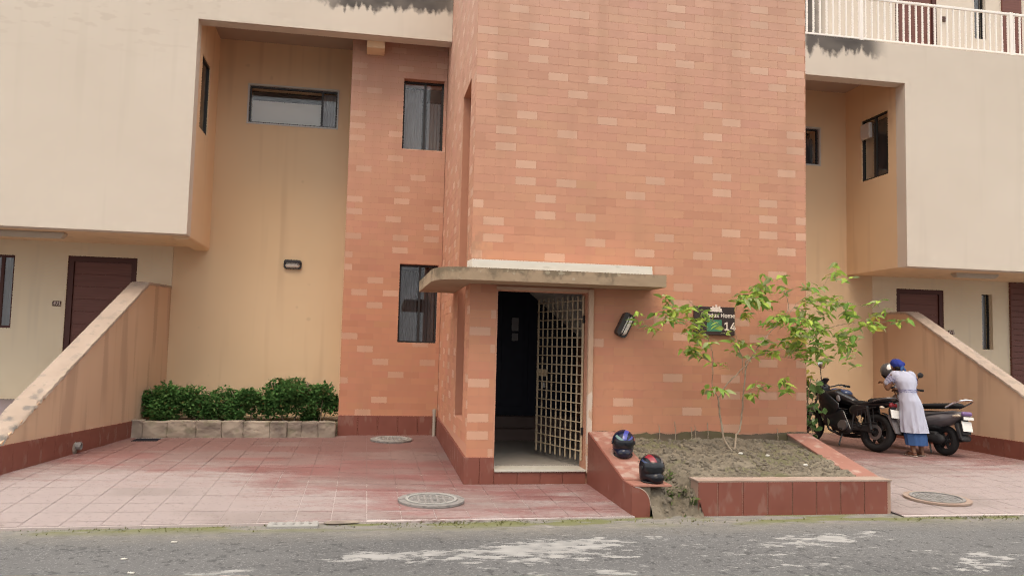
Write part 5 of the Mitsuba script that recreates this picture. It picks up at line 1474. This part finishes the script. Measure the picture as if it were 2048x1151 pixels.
head = [[(-0.012, 0.165, 1.43, 0.082), (-0.02, 0.205, 1.40, 0.066)], [(-0.015, 0.19, 1.375, 0.052), (-0.02, 0.235, 1.345, 0.034)], [(-0.025, 0.268, 1.385, 0.018), (-0.025, 0.285, 1.37, 0.012)], [(-0.098, 0.165, 1.405, 0.018), (-0.100, 0.16, 1.385, 0.014)], [(0.075, 0.165, 1.405, 0.018), (0.077, 0.16, 1.385, 0.014)], [(-0.015, 0.14, 1.37, 0.047), (-0.012, 0.165, 1.42, 0.07)]]
body = bones(torso + head + hand(hand_l, (0.0, 0.95, 0.3), (0.0, -0.3, 0.95), (1, 0, 0)) + hand(hand_r, (-0.2, 0.97, 0.1), (0, -0.1, 0.99), (-1, 0, 0)), 0.014, 5)
add('body', body, 'skin_brown', wm, smooth=True, to_world=Tw)
for sx in (-0.052, 0.014):
    add('eye', tri(ell((sx, 0.262, 1.415), (0.013, 0.008, 0.009), 12)), 'litter_white', wm, smooth=True, to_world=Tw)
add('mouth', tri(ell((-0.022, 0.262, 1.345), (0.022, 0.008, 0.006), 12)), 'leather_brown', wm, smooth=True, to_world=Tw)
# headscarf, tied behind, and the hair below it
sc = U(ell((-0.012, 0.158, 1.448), (0.098, 0.105, 0.085), 26), ell((-0.01, 0.075, 1.43), (0.05, 0.04, 0.045), 18), ell((0.045, 0.085, 1.45), (0.035, 0.03, 0.04), 14)) - B(-1, 1, 0.205, 1, 1.2, 1.425)
scm = tri(sc.refine_to_length(0.02)); scm.vertices += (meshkit.fbm(scm.vertices * 22, 3)[:, None] - 0.5) * 0.022
add('headscarf', scm, 'scarf_blue', wm, smooth=50, to_world=Tw)
add('scarf_knot', tri(U(hull((0.0, 0.05, 1.40, 0.025, 0.022, 0.02), (-0.03, 0.035, 1.355, 0.02, 0.012, 0.02)), hull((0.01, 0.05, 1.40, 0.02, 0.02, 0.02), (0.035, 0.04, 1.35, 0.018, 0.012, 0.02)))), 'cloth_blue', wm, smooth=40, to_world=Tw)
add('hair', tri(ell((-0.012, 0.115, 1.385), (0.075, 0.06, 0.055), 20)), 'hair_black', wm, smooth=40, to_world=Tw)


def loft(secs, n=56, cap=True):
    """secs: (cx, cy, z, rx, ry, ripple amplitude)"""
    V = []
    for cx, cy_, z, rx, ry, am in secs:
        for k in range(n):
            t = 2 * math.pi * k / n
            q = 1 + am * (math.sin(t * 11 + 1.0) * 0.6 + math.sin(t * 17 + z) * 0.4)
            V.append((cx + rx * q * math.cos(t), cy_ + ry * q * math.sin(t), z))
    F = []
    for i in range(len(secs) - 1):
        for k in range(n):
            a, b = i * n + k, i * n + (k + 1) % n
            F += [(a, b, b + n), (a, b + n, a + n)]
    return trimesh.Trimesh(np.array(V), np.array(F), process=False)


ks = [(0, 0.0, 0.365, 0.225, 0.185, 0.055), (0, 0.0, 0.45, 0.218, 0.180, 0.05), (0, 0.0, 0.60, 0.205, 0.172, 0.04), (0, -0.005, 0.74, 0.190, 0.168, 0.022), (0, -0.01, 0.86, 0.178, 0.162, 0.010), (0, 0.0, 0.95, 0.152, 0.140, 0.008),
      (0, 0.01, 1.01, 0.144, 0.132, 0.012), (0, 0.02, 1.08, 0.160, 0.140, 0.010), (0, 0.035, 1.17, 0.180, 0.145, 0.006), (0, 0.055, 1.24, 0.176, 0.128, 0.004), (0, 0.075, 1.29, 0.128, 0.098, 0.004), (0, 0.092, 1.325, 0.088, 0.070, 0.0), (0, 0.10, 1.34, 0.070, 0.062, 0.0)]
kp = []
ks = [(a, b, c, d * (0.90 if c < 1.1 else 0.95), e, am * 1.6) for a, b, c, d, e, am in ks]
for a, b in zip(ks[:-1], ks[1:]):
    for t in np.linspace(0, 1, 5, endpoint=False):
        kp.append(tuple(np.array(a) * (1 - t) + np.array(b) * t))
kp.append(ks[-1])
tn = loft(kp)
tn.vertices[:, :2] += ((meshkit.fbm(tn.vertices * np.array((11, 11, 4)), 3) - 0.5) * 0.035)[:, None] * np.sign(tn.vertices[:, :2])
add('tunic', tn, 'cloth_lavender', wm, smooth=True, to_world=Tw)
for sx, e in ((-1, (-0.222, 0.16, 1.135)), (1, (0.214, 0.145, 1.125))):
    sl = bones([[(sx * 0.135, 0.065, 1.262, 0.078), (e[0], e[1], e[2], 0.060)]], 0.02, 3)
    sv = add('sleeve', sl, 'cloth_lavender', wm, smooth=True, to_world=Tw)
    for k in range(3):
        t = 0.30 + 0.24 * k
        c = np.array((sx * 0.135, 0.065, 1.262)) * (1 - t) + np.array(e) * t
        dv = np.array(e) - np.array((sx * 0.135, 0.065, 1.262)); dv /= np.linalg.norm(dv)
        rr = 0.078 * (1 - t) + 0.060 * t + 0.0015
        p_ = np.cross(dv, (0, 0, 1)); p_ /= np.linalg.norm(p_); q_ = np.cross(dv, p_)
        add('printed_band', tube([c + rr * (math.cos(a) * p_ + math.sin(a) * q_) + dv * 0.006 * math.sin(5 * a) for a in np.linspace(0, 2 * math.pi, 30, endpoint=False)], 0.004, 5, closed=True), 'cloth_print', sv, to_world=Tw)
for k in range(2):
    z = 1.005 + k * 0.03
    add('printed_band', tube([(0.136 * math.cos(a), 0.008 + 0.138 * math.sin(a), z + 0.006 * math.sin(9 * a)) for a in np.linspace(0, 2 * math.pi, 60, endpoint=False)], 0.0035, 5, closed=True), 'cloth_print', wm, to_world=Tw)
ts = [(0, 0.0, 0.17, 0.165, 0.140, 0.06), (0, 0.0, 0.28, 0.168, 0.150, 0.05), (0, 0.0, 0.45, 0.165, 0.15, 0.03), (0, 0.0, 0.60, 0.165, 0.14, 0.01)]
add('underskirt', loft(ts), 'cloth_blue', wm, smooth=True, to_world=Tw)
for sx, fy in ((-0.083, 0.055), (0.083, 0.105)):
    sh_ = M.batch_hull([ell((sx, fy - 0.085, 0.012), (0.036, 0.04, 0.012), 16), ell((sx * 1.06, fy + 0.11, 0.012), (0.044, 0.05, 0.012), 16)])
    sd = add('sandal', tri(sh_), 'leather_brown', wm, smooth=40, to_world=Tw)
    add('sole_edge', tri(M.batch_hull([ell((sx, fy - 0.088, 0.006), (0.040, 0.043, 0.007), 16), ell((sx * 1.06, fy + 0.113, 0.006), (0.047, 0.053, 0.007), 16)])), 'sandal_pale', sd, smooth=40, to_world=Tw)
    add('strap', tube([(sx + 0.043 * math.cos(a), fy + 0.06 + 0.01 * math.cos(a), 0.016 + 0.042 * math.sin(a)) for a in np.linspace(0, math.pi, 14)], 0.009, 6), 'leather_brown', sd, to_world=Tw)
    add('heel_strap', tube([(sx + 0.040 * math.cos(a), fy - 0.075 + 0.04 * math.sin(a), 0.055) for a in np.linspace(math.pi, 2 * math.pi, 14)], 0.007, 6), 'leather_brown', sd, to_world=Tw)
